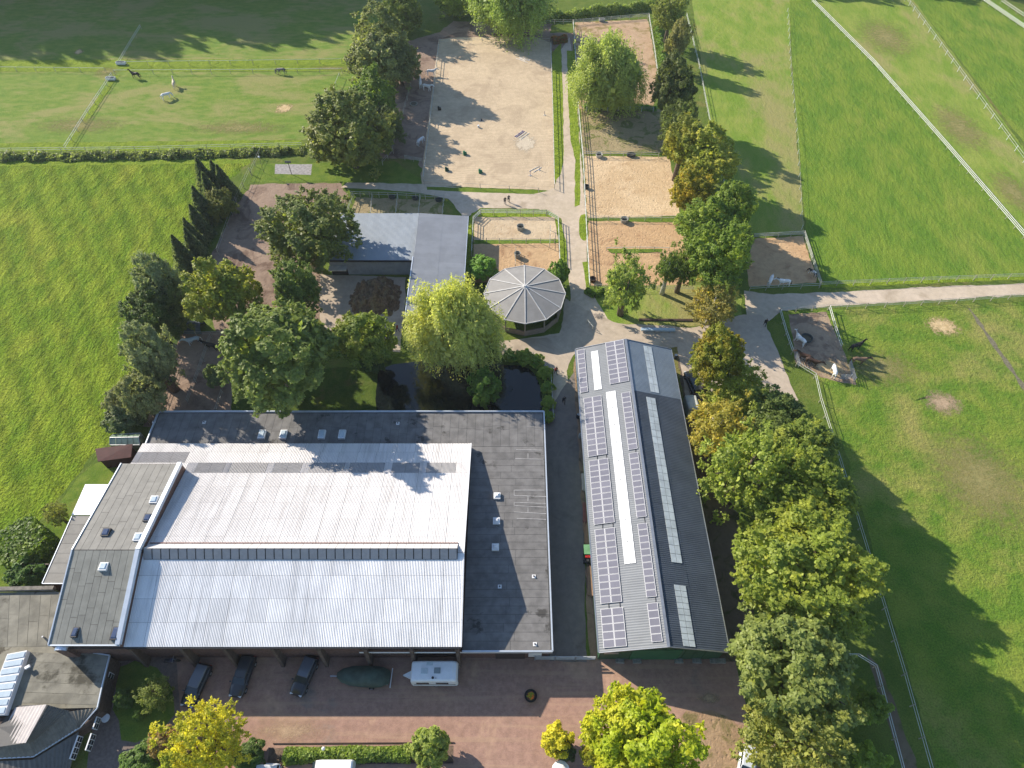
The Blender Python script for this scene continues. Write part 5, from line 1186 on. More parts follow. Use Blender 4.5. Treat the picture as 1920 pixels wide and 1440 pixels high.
def person(px, py, rz, shirt, trou, hair, label, stride=.22, hold=None):
    v = [(0, 0, .95), (0, 0, 1.15), (0, 0, 1.38), (0, 0, 1.50), (.02, 0, 1.60), (.03, 0, 1.72)]; r = [(.17, .13), (.15, .11), (.19, .12), .06, .095, .085]
    e = [(0, 1), (1, 2), (2, 3), (3, 4), (4, 5)]
    for s in (-1, 1):
        k = len(v); st = stride * s
        v += [(0, .10 * s, .88), (st * .55, .11 * s, .50), (st - (.05 if s < 0 else 0), .11 * s, .09), (st + .16, .12 * s, .04)]; r += [.105, .07, .048, .045]; e += [(0, k), (k, k + 1), (k + 1, k + 2), (k + 2, k + 3)]
        k = len(v); v += [(0, .21 * s, 1.38), (-st * .4, .27 * s, 1.10), (-st * .8 + .06, .27 * s, .86), (-st * .85 + .1, .27 * s, .78)]; r += [.07, .05, .036, .04]; e += [(2, k), (k, k + 1), (k + 1, k + 2), (k + 2, k + 3)]
    me = skin_mesh('person_body', v, e, r, 1)
    ms = [M('skin', (.45, .28, .20)), M('shirt_%d%d%d' % tuple(c * 100 for c in shirt), shirt), M('trousers_%d%d%d' % tuple(c * 100 for c in trou), trou), M('hair_p%d' % (hair[0] * 1000), hair), M('boots', (.02, .018, .016))]
    me.materials.clear()
    for m_ in ms: me.materials.append(m_)
    for p in me.polygons:
        c = p.center
        p.material_index = 3 if c.z > 1.64 or (c.z > 1.55 and c.x < -.01) else 0 if c.z > 1.49 or (c.z < .84 and abs(c.y) > .215 and c.z > .6) else 1 if c.z > .97 or (abs(c.y) > .2 and c.z > .8) else 4 if c.z < .14 else 2
    o = thing('person', label, 'person', V(px, py), math.radians(rz)); place('body', me, o); return o
person(947, 383, -80, (.03, .03, .035), (.03, .03, .05), (.03, .02, .015), 'person in dark clothes walking on the sandy track, left of the pair')
person(954, 379, -80, (.05, .05, .07), (.02, .02, .025), (.05, .03, .02), 'person in dark clothes walking on the sandy track, right of the pair')
person(1042, 701, -70, (.30, .03, .02), (.02, .02, .025), (.03, .02, .015), 'person in red top and black trousers beside the pond fence')
person(1433, 611, 80, (.012, .014, .014), (.015, .017, .017), (.02, .02, .02), 'person in black standing at the edge of the gravel yard')
person(1057, 756, -85, (.02, .022, .03), (.02, .02, .025), (.04, .03, .02), 'person in dark clothes walking down the alley')
person(746, 622, -40, (.35, .06, .05), (.04, .04, .06), (.03, .02, .015), 'person in red shirt at the corner of the shed yard')

# ------------------------------------------------------------------ vehicles
M_tyre = M('tyre', (.02, .02, .02), rough=.9)
M_rim = M('wheel_rim', (.35, .36, .37), rough=.35, metal=.6)
M_lamp = M('headlight', (.6, .62, .62), rough=.15, spec=.8)
M_rlamp = M('tail_light', (.35, .02, .015), rough=.25)
def paint(name, col):
    if name in MATS: return MATS[name]
    t = NT(name); t.b.inputs['Coat Weight'].default_value = .6; t.b.inputs['Coat Roughness'].default_value = .08
    MATS[name] = t.out(col, .35, .5); return MATS[name]
def loft(secs, n, cap=True):
    m = MB(); 
    for s in secs: m.v += [tuple(p) for p in s]
    for i in range(len(secs) - 1):
        for j in range(n - 1): m.f.append((i * n + j, i * n + j + 1, (i + 1) * n + j + 1, (i + 1) * n + j))
    if cap: m.f.append(tuple(range(n - 1, -1, -1))); m.f.append(tuple((len(secs) - 1) * n + j for j in range(n)))
    m.mi = [0] * len(m.f); return m
def wheel(parent, x, y, r=.32, w=.2):
    t_ = MB().tube([(0, -w / 2, 0), (0, w / 2, 0)], r, 16).mesh('tyre', M_tyre, False); o = place('wheel', t_, parent, (x, y, r))
    for s in (-1, 1): place('rim', MB().tube([(0, s * (w / 2 - .01), 0), (0, s * (w / 2 + .012), 0)], [r * .62, r * .55], 12).mesh('rim', M_rim), o)
def car(px, py, rz, col, label, L=4.4, W=1.78, H=1.48, roof_sheen=None, kind='wagon'):
    o = thing('parked_car', label, 'car', V(px, py), math.radians(rz)); h = W / 2
    pm = paint('paint_%d_%d_%d' % tuple(c * 100 for c in col), col)
    def sec(x, w, zb, zt): return [(x, -w * .92, zb), (x, -w, zb + .2), (x, -w, zt - .14), (x, -w * .9, zt - .02), (x, -w * .45, zt + .015), (x, w * .45, zt + .015), (x, w * .9, zt - .02), (x, w, zt - .14), (x, w, zb + .2), (x, w * .92, zb)]
    f = L / 2
    body = loft([sec(-f, h * .82, .38, .82), sec(-f + .1, h * .94, .28, .92), sec(-f + .5, h, .22, .97), sec(-.2, h, .2, .96), sec(f - 1.45, h, .2, .95), sec(f - .75, h * .98, .22, .88), sec(f - .2, h * .9, .28, .76), sec(f, h * .72, .36, .62)], 10)
    body.f.append(None) if False else None
    body.build('body', pm, o, smooth=True)
    back = -f + (.12 if kind == 'wagon' else .75)
    gl = loft([[(back, -h * .84, .93), (back, h * .84, .93)][0:1] + [(back + .22, -h * .72, H - .1), (back + .22, h * .72, H - .1), (back, h * .84, .93)], [(f - 1.2, -h * .86, .90), (f - 1.95, -h * .70, H - .1), (f - 1.95, h * .70, H - .1), (f - 1.2, h * .86, .90)]], 4)
    gl.build('windows', M_glass, o)
    rf = loft([[(back + .12, -h * .74, H - .13), (back + .2, -h * .66, H - .03), (back + .2, h * .66, H - .03), (back + .12, h * .74, H - .13)], [(-.3, -h * .77, H - .11), (-.3, -h * .66, H + .01), (-.3, h * .66, H + .01), (-.3, h * .77, H - .11)], [(f - 1.9, -h * .74, H - .14), (f - 1.95, -h * .64, H - .05), (f - 1.95, h * .64, H - .05), (f - 1.9, h * .74, H - .14)]], 4)
    rf.build('roof', paint('rooftone_%d_%d_%d' % tuple(c * 100 for c in (roof_sheen or col)), roof_sheen or col), o)  # on black cars a sky reflection is painted in as a paler roof
    for s in (-1, 1):
        for x0_, x1_ in ((back + .02, back + .24), (f - 1.18, f - 1.96), (-.25, -.3)): MB().bar((x0_, s * h * .86, .92), (x1_, s * h * .73, H - .09), .065, .06).build('pillar', pm, o)
    for s in (-1, 1):
        for x in (f - .85, -f + .8): wheel(o, x, s * (h - .09))
        m = MB(); m.obox((f - .14, s * h * .6), (.22, .34, .14), -s * .35, .58); m.build('headlight', M_lamp, o)
        m = MB(); m.obox((-f + .05, s * h * .72), (.1, .26, .22), 0, .62); m.build('tail_light', M_rlamp, o)
        m = MB(); m.obox((f - 1.45, s * (h + .09)), (.14, .2, .13), 0, .92); m.build('mirror', pm, o)
    m = MB(); m.obox((-f - .005, 0), (.03, .5, .11), 0, .55); m.build('number_plate', M_white, o)
    return o
car(372, 1287, 258, (.012, .014, .018), 'black estate car, leftmost of the three in front of the hall', 4.6, roof_sheen=(.10, .115, .14))
car(458, 1270, 262, (.012, .014, .016), 'black car half hidden behind the golden yellow tree', 4.5, roof_sheen=(.02, .025, .03))
car(573, 1270, 254, (.010, .011, .014), 'black car next to the covered boat', 4.3, roof_sheen=(.085, .10, .125))
car(1298, 722, 100, (.012, .014, .016), 'black car parked behind the barn under the maple', 4.6, roof_sheen=(.03, .035, .04))
car(1397, 1438, 250, (.55, .58, .60), 'silver car cut by the bottom edge under the belt trees', 4.2)
car(490, 1450, 178, (.55, .57, .6), 'pale car just showing at the bottom edge', 4.3)
# caravan
cv = thing('caravan', 'white touring caravan parked in front of the hall', 'caravan', V(818, 1268))
M_cv = M('caravan_white', (.74, .77, .78), rough=.35, var=.04, spec=.5)
def rsec(x, w, z0, z1): return [(x, -w, z0), (x, -w, z1 - .35), (x, -w * .93, z1 - .1), (x, -w * .8, z1), (x, w * .8, z1), (x, w * .93, z1 - .1), (x, w, z1 - .35), (x, w, z0)]
loft([rsec(-2.65, 1.0, .5, 2.0), rsec(-2.5, 1.12, .42, 2.42), rsec(-1.5, 1.13, .42, 2.56), rsec(2.0, 1.13, .42, 2.56), rsec(2.45, 1.1, .42, 2.4), rsec(2.62, .98, .5, 1.9)], 8).build('body', M_cv, cv)
MB().add([(-2.58, -.85, 1.3), (-2.58, .85, 1.3), (-2.6, .85, 1.95), (-2.6, -.85, 1.95)], [(0, 1, 2, 3)])
for y in (-1.136, ):
    for x0_, x1_ in ((-2.0, -.6), (.2, 1.6)): MB().box(x0_, x1_, y - .012, y + .01, 1.35, 2.0).build('window', M_glass, cv)
MB().box(-2.3, 2.35, -1.142, -1.13, .95, 1.12).build('stripe', M('caravan_stripe', (.05, .06, .10)), cv)
MB().box(-2.68, -2.6, -.85, .85, 1.15, 1.8).build('window', M_glass, cv)
MB().box(2.58, 2.66, -.85, .85, 1.15, 1.75).build('window', M_glass, cv)
MB().box(.0, .7, -.3, .3, 2.565, 2.66).build('roof_hatch', M('grey_hatch', (.22, .27, .28), rough=.3), cv)
MB().box(-1.45, -.75, -.35, .25, 2.565, 2.66).build('roof_hatch', M('pale_hatch', (.5, .58, .6), rough=.3), cv)
MB().disc((-.1, -.75, 0), .14, 2.565, 2.68, 10).build('roof_vent', M_dark, cv); MB().disc((.25, -.8, 0), .07, 2.565, 2.7, 8).build('roof_vent', M_steel, cv)
MB().box(-.9, -.2, .55, .95, 2.565, 2.6).build('roof_hatch', M('pale_hatch', (.5, .58, .6)), cv)
m = MB(); m.bar((-2.6, .5, .45), (-3.75, 0, .45), .1); m.bar((-2.6, -.5, .45), (-3.75, 0, .45), .1); m.hexa([(-2.65, -.55, .5), (-2.65, .55, .5), (-3.6, .1, .5), (-3.6, -.1, .5)], [(-2.65, -.5, .85), (-2.65, .5, .85), (-3.55, .08, .68), (-3.55, -.08, .68)]); m.bar((-3.7, 0, 0), (-3.7, 0, .45), .06)
m.build('drawbar', M_cv, cv)
for s in (-1, 1): wheel(cv, .1, s * 1.0)
# covered boat on its trailer
bo = thing('covered_boat', 'boat on a trailer under a dark green tarpaulin', 'boat', V(686, 1272), math.radians(-2))
M_tarp = M('green_tarpaulin', (.050, .078, .060), rough=.55, var=.25, vs=1.2, bump=.06, bs=1.5)
def bsec(x, w, zt, zk): return [(x, -w * .75, .55), (x, -w, .95), (x, -w * .95, 1.2), (x, -w * .5, zt - .12), (x, 0, zt), (x, w * .5, zt - .12), (x, w * .95, 1.2), (x, w, .95), (x, w * .75, .55)]
loft([bsec(-3.1, .25, 1.25, 0), bsec(-2.5, .75, 1.42, 0), bsec(-1.5, 1.05, 1.5, 0), bsec(-.2, 1.15, 1.62, 0), bsec(.35, 1.17, 2.0, 0), bsec(1.4, 1.15, 1.95, 0), bsec(2.1, 1.05, 1.55, 0), bsec(2.9, .7, 1.2, 0)], 9).build('tarpaulin', M_tarp, bo, smooth=True)
m = MB(); m.bar((-3.3, 0, .5), (2.7, .7, .5), .1); m.bar((-3.3, 0, .5), (2.7, -.7, .5), .1); m.bar((-4.0, 0, .5), (-3.2, 0, .5), .12); m.bar((-4.0, 0, 0), (-4.0, 0, .5), .07); m.build('trailer', M_steel, bo)
MB().box(3.0, 3.08, -1.05, 1.05, .6, .78).build('light_board', M_white, bo)
for s in (-1, 1): wheel(bo, .9, s * 1.1, .3, .18)
# horse trailer, flat trailer, mower
ht = thing('horse_trailer', 'small pale horse trailer beside the barn wall', 'trailer', V(1292, 768), math.radians(95))
loft([rsec(-1.5, .8, .4, 2.1), rsec(-1.3, .88, .4, 2.3), rsec(.9, .88, .4, 2.3), rsec(1.5, .6, .5, 1.6)], 8).build('body', M('trailer_grey', (.42, .45, .43), rough=.5), ht)
MB().box(-1.2, .7, -.6, .6, 2.305, 2.34).build('roof_panel', M('trailer_roof', (.52, .53, .49), rough=.5), ht)
m = MB(); m.bar((1.4, 0, .45), (2.4, 0, .45), .1); m.bar((2.35, 0, 0), (2.35, 0, .45), .07); m.build('drawbar', M_steel, ht)
for s in (-1, 1): wheel(ht, 0, s * .95, .3, .18)
ft = thing('flat_trailer', 'low dark red flat trailer beside the horse trailer', 'trailer', V(1314, 766), math.radians(92))
for i in range(6): MB().box(-1.6, 1.6, -.9 + i * .3, -.9 + i * .3 + .28, .6, .66).build('plank', M('red_plank', (.10, .05, .045), piece=.2), ft)
m = MB(); m.box(-1.62, 1.62, -.92, -.86, .5, .8); m.box(-1.62, 1.62, .88, .94, .5, .8); m.bar((1.6, 0, .5), (2.7, 0, .5), .1); m.bar((2.65, 0, 0), (2.65, 0, .5), .07); m.build('frame', M_steel, ft)
for s in (-1, 1): wheel(ft, 0, s * .75, .3, .18)
mo = thing('ride_on_mower', 'small red ride-on mower against the barn wall', 'mower', V(1101, 1047), math.radians(85))
loft([[(-.2, -.35, .35), (-.2, -.33, .75), (-.2, .33, .75), (-.2, .35, .35)], [(.6, -.33, .35), (.6, -.28, .78), (.6, .28, .78), (.6, .33, .35)], [(.9, -.25, .4), (.88, -.18, .6), (.88, .18, .6), (.9, .25, .4)]], 4).build('bonnet', paint('mower_red', (.42, .02, .015)), mo)
MB().box(-.8, -.2, -.45, .45, .35, .5).box(-.7, -.3, -.2, .2, .5, .62).box(-.78, -.7, -.2, .2, .6, .95).build('seat', M_dark, mo)
MB().bar((0, 0, .7), (-.15, 0, 1.0), .05).build('steering_column', M_dark, mo)
for x, r in ((-.6, .25), (.6, .2)):
    for s in (-1, 1): wheel(mo, x, s * .42, r, .18)
gb = thing('green_bin', 'green box beside the red mower at the barn wall', 'box', V(1101, 1035))
MB().obox((0, 0), (.9, 1.2, .8), 0, 0).build('body', M('bin_green', (.10, .24, .12)), gb); MB().obox((0, 0), (1.0, 1.3, .08), 0, .8).build('lid', M('bin_lid', (.14, .30, .15)), gb)
mt = thing('motorcycle', 'dark motorcycle parked against the hall front wall', 'motorcycle', V(325, 1241), math.radians(5))
for x in (-.65, .65): place('wheel', MB().tube([(0, -.05, 0), (0, .05, 0)], .3, 14).mesh('wheel', M_tyre), mt, (x, 0, .3))
loft([[(-.7, -.12, .6), (-.7, -.1, .8), (-.7, .1, .8), (-.7, .12, .6)], [(0, -.16, .45), (0, -.15, .85), (0, .15, .85), (0, .16, .45)], [(.35, -.15, .5), (.35, -.12, .95), (.35, .12, .95), (.35, .15, .5)]], 4).build('body', M('bike_blue', (.05, .06, .12), rough=.3), mt)
m = MB(); m.bar((.65, 0, .3), (.35, 0, 1.0), .08); m.bar((.35, -.4, 1.02), (.35, .4, 1.02), .05); m.build('fork', M_steel, mt); MB().box(-.65, -.05, -.14, .14, .8, .9).build('seat', M_dark, mt)
wv = thing('white_van', 'white van roof just showing at the bottom edge', 'van', V(618, 1448))
loft([rsec(-1.6, .85, .4, 1.2), rsec(-1.2, .95, .3, 1.7), rsec(-.6, .97, .3, 2.0), rsec(2.6, .97, .3, 2.05), rsec(2.75, .93, .35, 1.95)], 8).build('body', paint('van_white', (.75, .75, .74)), wv)
MB().add([(-1.58, -.8, 1.25), (-1.58, .8, 1.25), (-1.15, .82, 1.72), (-1.15, -.82, 1.72)], [(0, 1, 2, 3)]).build('windscreen', M_glass, wv).location.x = -.03
for x in (-.8, 1.9):
    for s in (-1, 1): wheel(wv, x, s * .85)
# ------------------------------------------------------------------ yard furniture and small things
def tub(px, py, label, r=.75, h=.85, mat=None, squash=1.0, rz=0):
    o = thing('feed_tub', label, 'feed tub', V(px, py), rz); mat = mat or M('grey_tub', (.30, .29, .25), var=.2, vs=3); n = 16
    m = MB()
    for i in range(n):
        a, b_ = 2 * math.pi * i / n, 2 * math.pi * (i + 1) / n
        for (r0, z0, r1, z1) in ((r * .85, 0, r, h), (r, h, r * .88, h), (r * .88, h, r * .78, .25)):
            m.add([(r0 * math.cos(a), r0 * math.sin(a) * squash, z0), (r0 * math.cos(b_), r0 * math.sin(b_) * squash, z0), (r1 * math.cos(b_), r1 * math.sin(b_) * squash, z1), (r1 * math.cos(a), r1 * math.sin(a) * squash, z1)], [(0, 1, 2, 3)])
    m.build('shell', mat, o); MB().add([(r * .8 * math.cos(2 * math.pi * i / n), r * .8 * math.sin(2 * math.pi * i / n) * squash, .3) for i in range(n)], [tuple(range(n))]).build('fill', M('tub_fill', (.10, .09, .06)), o)
tub(976, 430, 'round grey feed tub in the upper small sand pen')
tub(970, 482, 'grey feed tub beside the divider in the lower small sand pen', .6, 1.0)
tub(1123, 294, 'pale feed tub at the upper fence of the square sand paddock', .75, .7, M('pale_tub', (.45, .43, .38)))
tub(1183, 293, 'dark feed tub at the upper fence of the square sand paddock', 1.0, .6, M('dark_tub', (.05, .06, .06)), .6)
tub(1099, 353, 'dark feed tub in the left edge of the square sand paddock', .5, .7, M('dark_tub', (.05, .06, .06)))
tub(1170, 416, 'grey feed tub between yellow and orange paddocks', .75, .8)
tub(1111, 527, 'brown feed tub in the lower corner of the orange paddock', .6, .7, M('brown_tub', (.12, .07, .05)))
tub(1511, 637, 'round dark feeder beside the white horse in the muddy pen', .95, .6, M('dark_tub', (.05, .06, .06)))
tub(776, 196, 'faint round feeder in the shaded dirt run', .9, .3, M('grey_tub', (.30, .29, .25)))
for i, (x, y) in enumerate(((736, 372), (779, 374), (823, 377))): tub(x, y, ('left', 'middle', 'right')[i] + ' dark water trough in the stalls behind the shed', .7, .6, M('dark_tub', (.05, .06, .06)), .6)
def trough(px, py, rz, L, label, mat):
    o = thing('water_trough', label, 'water trough', V(px, py), math.radians(rz)); m = MB(); w, h = .8, .7
    for a in ((-L / 2, L / 2, -w / 2, -w / 2 + .07), (-L / 2, L / 2, w / 2 - .07, w / 2), (-L / 2, -L / 2 + .07, -w / 2 + .071, w / 2 - .071), (L / 2 - .07, L / 2, -w / 2 + .071, w / 2 - .071)): m.box(a[0], a[1], a[2], a[3], .15, h)
    m.build('tank', mat, o); MB().box(-L / 2 + .08, L / 2 - .08, -w / 2 + .08, w / 2 - .08, .2, .55).build('water', M_water, o)
    m = MB()
    for x in (-L * .4, L * .4): m.box(x - .06, x + .06, -w / 2 + .1, w / 2 - .1, 0, .148)
    m.build('feet', M_steel, o)
M_tr = M('white_trough', (.62, .63, .64), rough=.4)
trough(228, 121, 0, 2.2, 'white water trough at the far verge, upper one', M_tr)
trough(209, 150, -4, 2.2, 'white water trough at the dividing tape fence, lower one', M_tr)
trough(1128, 40, 3, 1.4, 'pale trough at the top of the reddish paddock', M('grey_trough', (.4, .4, .38)))
bt = thing('long_beam_trailer', 'long pale blue metal beam lying in front of the barn', 'metal beam', V(1233, 621), math.radians(-1))
MB().box(-2.8, 2.8, -.28, .28, .25, .55).build('beam', M('pale_blue_metal', (.42, .52, .60), rough=.35, metal=.2), bt)
for x in (-2, 0, 2): MB().box(x - .1, x + .1, -.35, .35, 0, .248).build('support', M_steel, bt)
MB().box(-.5, .4, -.55, -.29, .3, .6).build('bracket', M_steel, bt)
# arena jumps
def jump_block(px, py, label, col=(.015, .14, .06)):
    o = thing('jump_block', label, 'jump block', V(px, py), .2); MB().obox((0, 0), (.75, .55, .5), 0, 0).build('body', M('block_%d' % (col[1] * 100), col, rough=.5), o); MB().obox((-.15, .1), (.4, .35, .3), 0, .5).build('step', M('block_%d' % (col[1] * 100), col), o)
jump_block(872, 290, 'green jump block in the sunlit arena sand'); jump_block(901, 324, 'green jump block nearest the lower arena fence'); jump_block(838, 320, 'dark green jump block in the arena shade', (.01, .06, .04)); jump_block(824, 206, 'dark block beside the left arena fence', (.008, .012, .01))
def poles(px, py, rz, spec, label):
    o = thing('ground_poles', label, 'jump poles', V(px, py), math.radians(rz))
    for (dx, dy, L, a, c1, c2) in spec:
        n = 5
        for i in range(n):
            m = MB(); x0_ = -L / 2 + L * i / n
            ca, sa = math.cos(a), math.sin(a)
            m.tube([(dx + x0_ * ca, dy + x0_ * sa, .06), (dx + (x0_ + L / n) * ca, dy + (x0_ + L / n) * sa, .06)], .06, 6); m.build('pole_section', c1 if i % 2 == 0 else c2, o)
Mw, Mp = M('pole_white', (.72, .70, .66)), M('pole_purple', (.12, .09, .32))
poles(978, 253, 52, ((0, .75, 3, 0, Mp, Mw), (0, .35, 3, 0, Mp, Mp), (0, -.2, 3, 0, Mw, Mw), (0, -.9, 3, 0, Mw, Mw)), 'purple and white poles lying on the arena sand')
poles(981, 112, -38, ((0, .6, 3, .1, Mw, Mw), (0, -.6, 3.6, 0, Mw, Mw), (.4, .1, 2.6, .3, Mw, Mw), (-.3, .0, 2, -.2, Mw, Mw)), 'heap of white poles at the upper arena corner')
poles(1002, 318, 40, ((0, 0.2, 2.5, 0, Mw, Mw), (.4, -.5, 2.4, .1, Mw, Mw)), 'two white poles near the lower arena corner')
def stand(px, py, label):
    o = thing('jump_stand', label, 'jump stand', V(px, py)); m = MB(); m.bar((0, 0, 0), (0, 0, 1.0), .09); m.build('upright', Mp if px == 994 else M('stand_grey', (.2, .2, .24)), o); m = MB(); m.bar((-.35, 0, .04), (.35, 0, .04), .09); m.bar((0, -.35, .05), (0, .35, .05), .08); m.build('foot', Mw, o)
stand(994, 329, 'left jump stand by the lower white poles'); stand(1011, 319, 'right jump stand by the lower white poles'); stand(1021, 216, 'lone jump stand beside the right arena fence')
o = thing('plastic_drum', 'small white drum in the shaded arena sand', 'drum', V(897, 239)); MB().disc((0, 0), .25, 0, .5, 12).build('body', Mw, o); MB().disc((0, 0), .2, .5, .54, 12).build('lid', M_white, o)
o = thing('jump_cone', 'dark cone in the shaded arena sand', 'cone', V(903, 226)); MB().disc((0, 0), .22, .04, .5, 10, .05).build('cone', M_dark, o); MB().obox((0, 0), (.5, .5, .04), 0, 0).build('base', M_steel, o)
# muck heap
hm = np.random.default_rng(5); n = 26; vs = []; pc = V(704, 560); rx, ry, hh = 4.4, 4.6, 2.5
for i in range(n + 1):
    for j in range(n + 1):
        u, v = (i / n * 2 - 1), (j / n * 2 - 1); rr = math.hypot(u, v); ww_ = mnoise.fractal(Vector((u * 3.0, v * 3.0, 3)), .8, 2, 5)
        z = max(-.05, (1 - rr ** 2.2 + .45 * ww_) * hh * (1 + .4 * ww_)); vs.append((u * rx, v * ry, z))
mh = MB(); mh.add(vs, [(i * (n + 1) + j, (i + 1) * (n + 1) + j, (i + 1) * (n + 1) + j + 1, i * (n + 1) + j + 1) for i in range(n) for j in range(n)])
o = mh.build('muck_heap', M('manure', (.19, .125, .075), var=.4, vs=2.5, bump=.2, bs=3, col2=(.26, .20, .11), c2s=.8, c2=(.5, .62))); o.location = (pc.x, pc.y, 0); tag(o, 'brown muck heap in the concrete yard behind the shed', 'muck heap')
o = hedge('brush_heap', [(1036, 78), (1062, 76)], 3.2, 1.1, 2500, (.16, .07, .03), 'reddish brown brush heap above the arena corner', (.10, .09, .03), 'brush heap', .16)
# planter with flowers
pl = thing('round_planter', 'round dark planter with flowers in the brick yard', 'planter', V(995, 1306))
m = MB(); n = 18
for i in range(n):
    a, b_ = 2 * math.pi * i / n, 2 * math.pi * (i + 1) / n
    for (r0, z0, r1, z1) in ((.62, 0, .72, .45), (.72, .45, .5, .45), (.5, .45, .5, .3)): m.add([(r0 * math.cos(a), r0 * math.sin(a), z0), (r0 * math.cos(b_), r0 * math.sin(b_), z0), (r1 * math.cos(b_), r1 * math.sin(b_), z1), (r1 * math.cos(a), r1 * math.sin(a), z1)], [(0, 1, 2, 3)])
m.build('ring', M_tyre, pl); MB().disc((0, 0), .5, .28, .36, 14).build('soil', M('bed_soil', (.16, .11, .075)), pl)
c = place('plants', CR['s'][0], pl, (0, 0, .5), (0, 0, 0), (.42, .42, .4)); c.color = (.14, .2, .03, 1); c['accent'] = [.45, .16, .06]
# white parasol, street lamp, materials along the barn wall
pa = thing('parasol', 'white round parasol at the bottom edge of the yard', 'parasol', V(1049, 1450)); MB().disc((0, 0), .95, 2.2, 2.5, 12, .1).build('canopy', M('parasol_white', (.8, .79, .76)), pa); MB().bar((0, 0, 0), (0, 0, 2.3), .05).build('pole', M_steel, pa); MB().disc((0, 0), .3, 0, .12, 12).build('base', M_conc2, pa)
for px, py, lab in ((607, 1404, 'white globe garden lamp in the planting bed'), (486, 296, 'white lamp on a pole at the ditch hedge end')):
    ph = 1.4 if py > 1000 else 3.5; o = thing('garden_lamp', lab, 'lamp', V(px, py, ph if py < 1000 else 0) * Vector((1, 1, 0)) if False else Vector((*V(px, py, ph)[:2], 0)))
    MB().bar((0, 0, 0), (0, 0, ph), .06).build('pole', M_steel, o); s_ = MB(); s_.tube([(0, 0, ph - .02), (0, 0, ph + .06), (0, 0, ph + .2), (0, 0, ph + .34), (0, 0, ph + .4)], [.05, .16, .2, .15, .03], 10); s_.build('globe', M('globe_white', (.8, .8, .78), rough=.3), o, smooth=True)
bh = thing('basketball_hoop', 'dark post with crossbar on the grey slab', 'post', V(547, 327)); MB().bar((0, 0, 0), (0, 0, 3.0), .1).build('post', M_dark, bh); MB().bar((-.6, 0, 2.9), (.6, 0, 2.9), .06, .5).build('board', M('board_grey', (.2, .2, .2)), bh)
def pile(px, py, rz, n, L, w, label, mat):
    o = thing('timber_stack', label, 'timber stack', V(px, py), math.radians(rz))
    for i in range(n):
        lay = i // 3; m = MB(); m.obox(((rnd.random() - .5) * .15, (i % 3 - 1) * (w + .02)), (L * rnd.uniform(.9, 1.05), w, .12), rnd.uniform(-.02, .02), lay * .125); m.build('beam', mat, o)
pile(1094, 905, 88, 6, 2.8, .16, 'stack of pale timber beams at the barn wall', M('pale_timber', (.5, .42, .36), piece=.15))
pile(1097, 962, 88, 6, 3.0, .18, 'stack of reddish beams at the barn wall', M('red_timber', (.28, .10, .08), piece=.2))
pile(1100, 1000, 87, 6, 3.4, .2, 'stack of orange brown planks at the barn wall', M('orange_timber', (.36, .20, .12), piece=.2))
pile(1106, 1090, 87, 9, 4.0, .2, 'lowest stack of brown planks at the barn wall', M('brown_timber', (.30, .18, .12), piece=.2))
for i, (px, py, lab) in enumerate(((1084, 783, 'dark barrel at the barn wall opposite the hall corner'), (1088, 820, 'pale barrel halfway along the shaded barn wall'), (1266, 672, 'dark barrel at the back corner of the barn'))):
    o = thing('barrel', lab, 'barrel', V(px, py)); MB().tube([(0, 0, 0), (0, 0, .3), (0, 0, .6), (0, 0, .85)], [.28, .31, .31, .27], 12).build('body', M('barrel_dark', (.03, .035, .04)) if i != 1 else M('barrel_pale', (.45, .44, .4)), o); MB().disc((0, 0), .22, .85, .88, 12).build('lid', M_steel, o)
for i, (px, py) in enumerate(((1162, 1240), (1194, 1240), (1272, 1240), (1306, 1240), (1345, 1240))):
    lab = ('leftmost', 'second from the left', 'middle', 'second from the right', 'rightmost')[i]
    o = thing('stone_block', 'pale block at the barn front, %s of the five' % lab, 'block', V(px, py), rnd.uniform(-.1, .1), 'blocks at the barn front')
    MB().obox((0, 0), (1.0 if i < 4 else 1.8, .5, .35), 0, 0).build('block', M('block_stone', (.22, .22, .20), var=.25, vs=3), o); MB().obox((.1, 0), (.6, .4, .12), .1, .35).build('cap_stone', M('block_stone', (.22, .22, .20)), o)
br_ = thing('brushwood', 'small heap of cut branches on the dry grass island', 'brushwood', V(1122, 592))
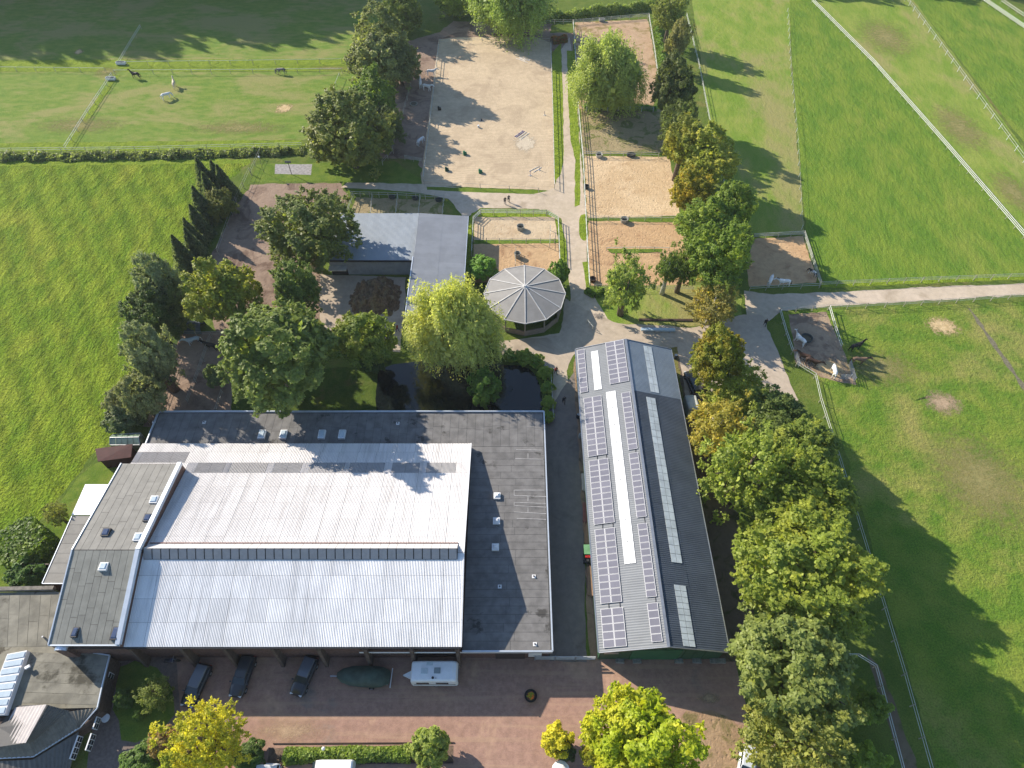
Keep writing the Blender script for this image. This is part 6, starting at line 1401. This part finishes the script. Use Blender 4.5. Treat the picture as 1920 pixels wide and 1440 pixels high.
for i in range(9): a = i * .7; m = MB(); m.bar((math.cos(a) * .9, math.sin(a) * .7, .05 + i * .03), (-math.cos(a) * .8, -math.sin(a) * .6, .25), .05); m.build('branch', M('grey_twig', (.34, .30, .26)), br_)
lg = thing('timber_edge', 'long dark beam edging the dry grass island', 'timber edge', V(1242, 603)); p0, p1 = V(1198, 601) - lg.location, V(1300, 602) - lg.location
MB().bar(p0 + Vector((0, 0, .12)), p1 + Vector((0, 0, .12)), .24, .24).build('beam', M('dark_timber', (.055, .035, .028)), lg); MB().bar(p0 + Vector((0, .3, .06)), p1 + Vector((0, .3, .06)), .2, .12).build('beam', M('dark_timber', (.055, .035, .028)), lg)
cr_ = thing('garden_table', 'pale round garden table on the terrace beside the house', 'table', V(204, 1349)); MB().disc((0, 0), .45, .7, .75, 16).build('top', M_white, cr_); MB().bar((0, 0, 0), (0, 0, .7), .08).build('leg', M_steel, cr_)
wl = thing('bed_edging', 'dark timber edging below the long planting bed', 'edging', V(660, 1434)); q0, q1 = V(505, 1432) - wl.location, V(850, 1430) - wl.location
MB().bar(q0 + Vector((0, 0, .1)), q1 + Vector((0, 0, .1)), .12, .2).build('board', M('dark_timber', (.055, .035, .028)), wl); MB().bar(q0 + Vector((0, 1.9, .06)), q1 + Vector((0, 1.9, .06)), .1, .12).build('board', M('dark_timber', (.055, .035, .028)), wl)

# ------------------------------------------------------------------ thin haze, added to lift the darkest shadows
hz = MB(); hz.box(-1510, 1510, -610, 2210, -1.0, 84.0)
hm_ = bpy.data.materials.new('haze_air'); hm_.use_nodes = True; hn = hm_.node_tree.nodes
for n_ in list(hn): hn.remove(n_)
ho = hn.new('ShaderNodeOutputMaterial'); hv = hn.new('ShaderNodeVolumePrincipled'); hv.inputs['Color'].default_value = (.84, .92, 1, 1); hv.inputs['Density'].default_value = .00013; hv.inputs['Anisotropy'].default_value = .2
hm_.node_tree.links.new(hv.outputs[0], ho.inputs['Volume'])
tag(hz.build('haze', hm_), 'thin haze added over the whole farm to lift its shadows', None, None, 'stuff')
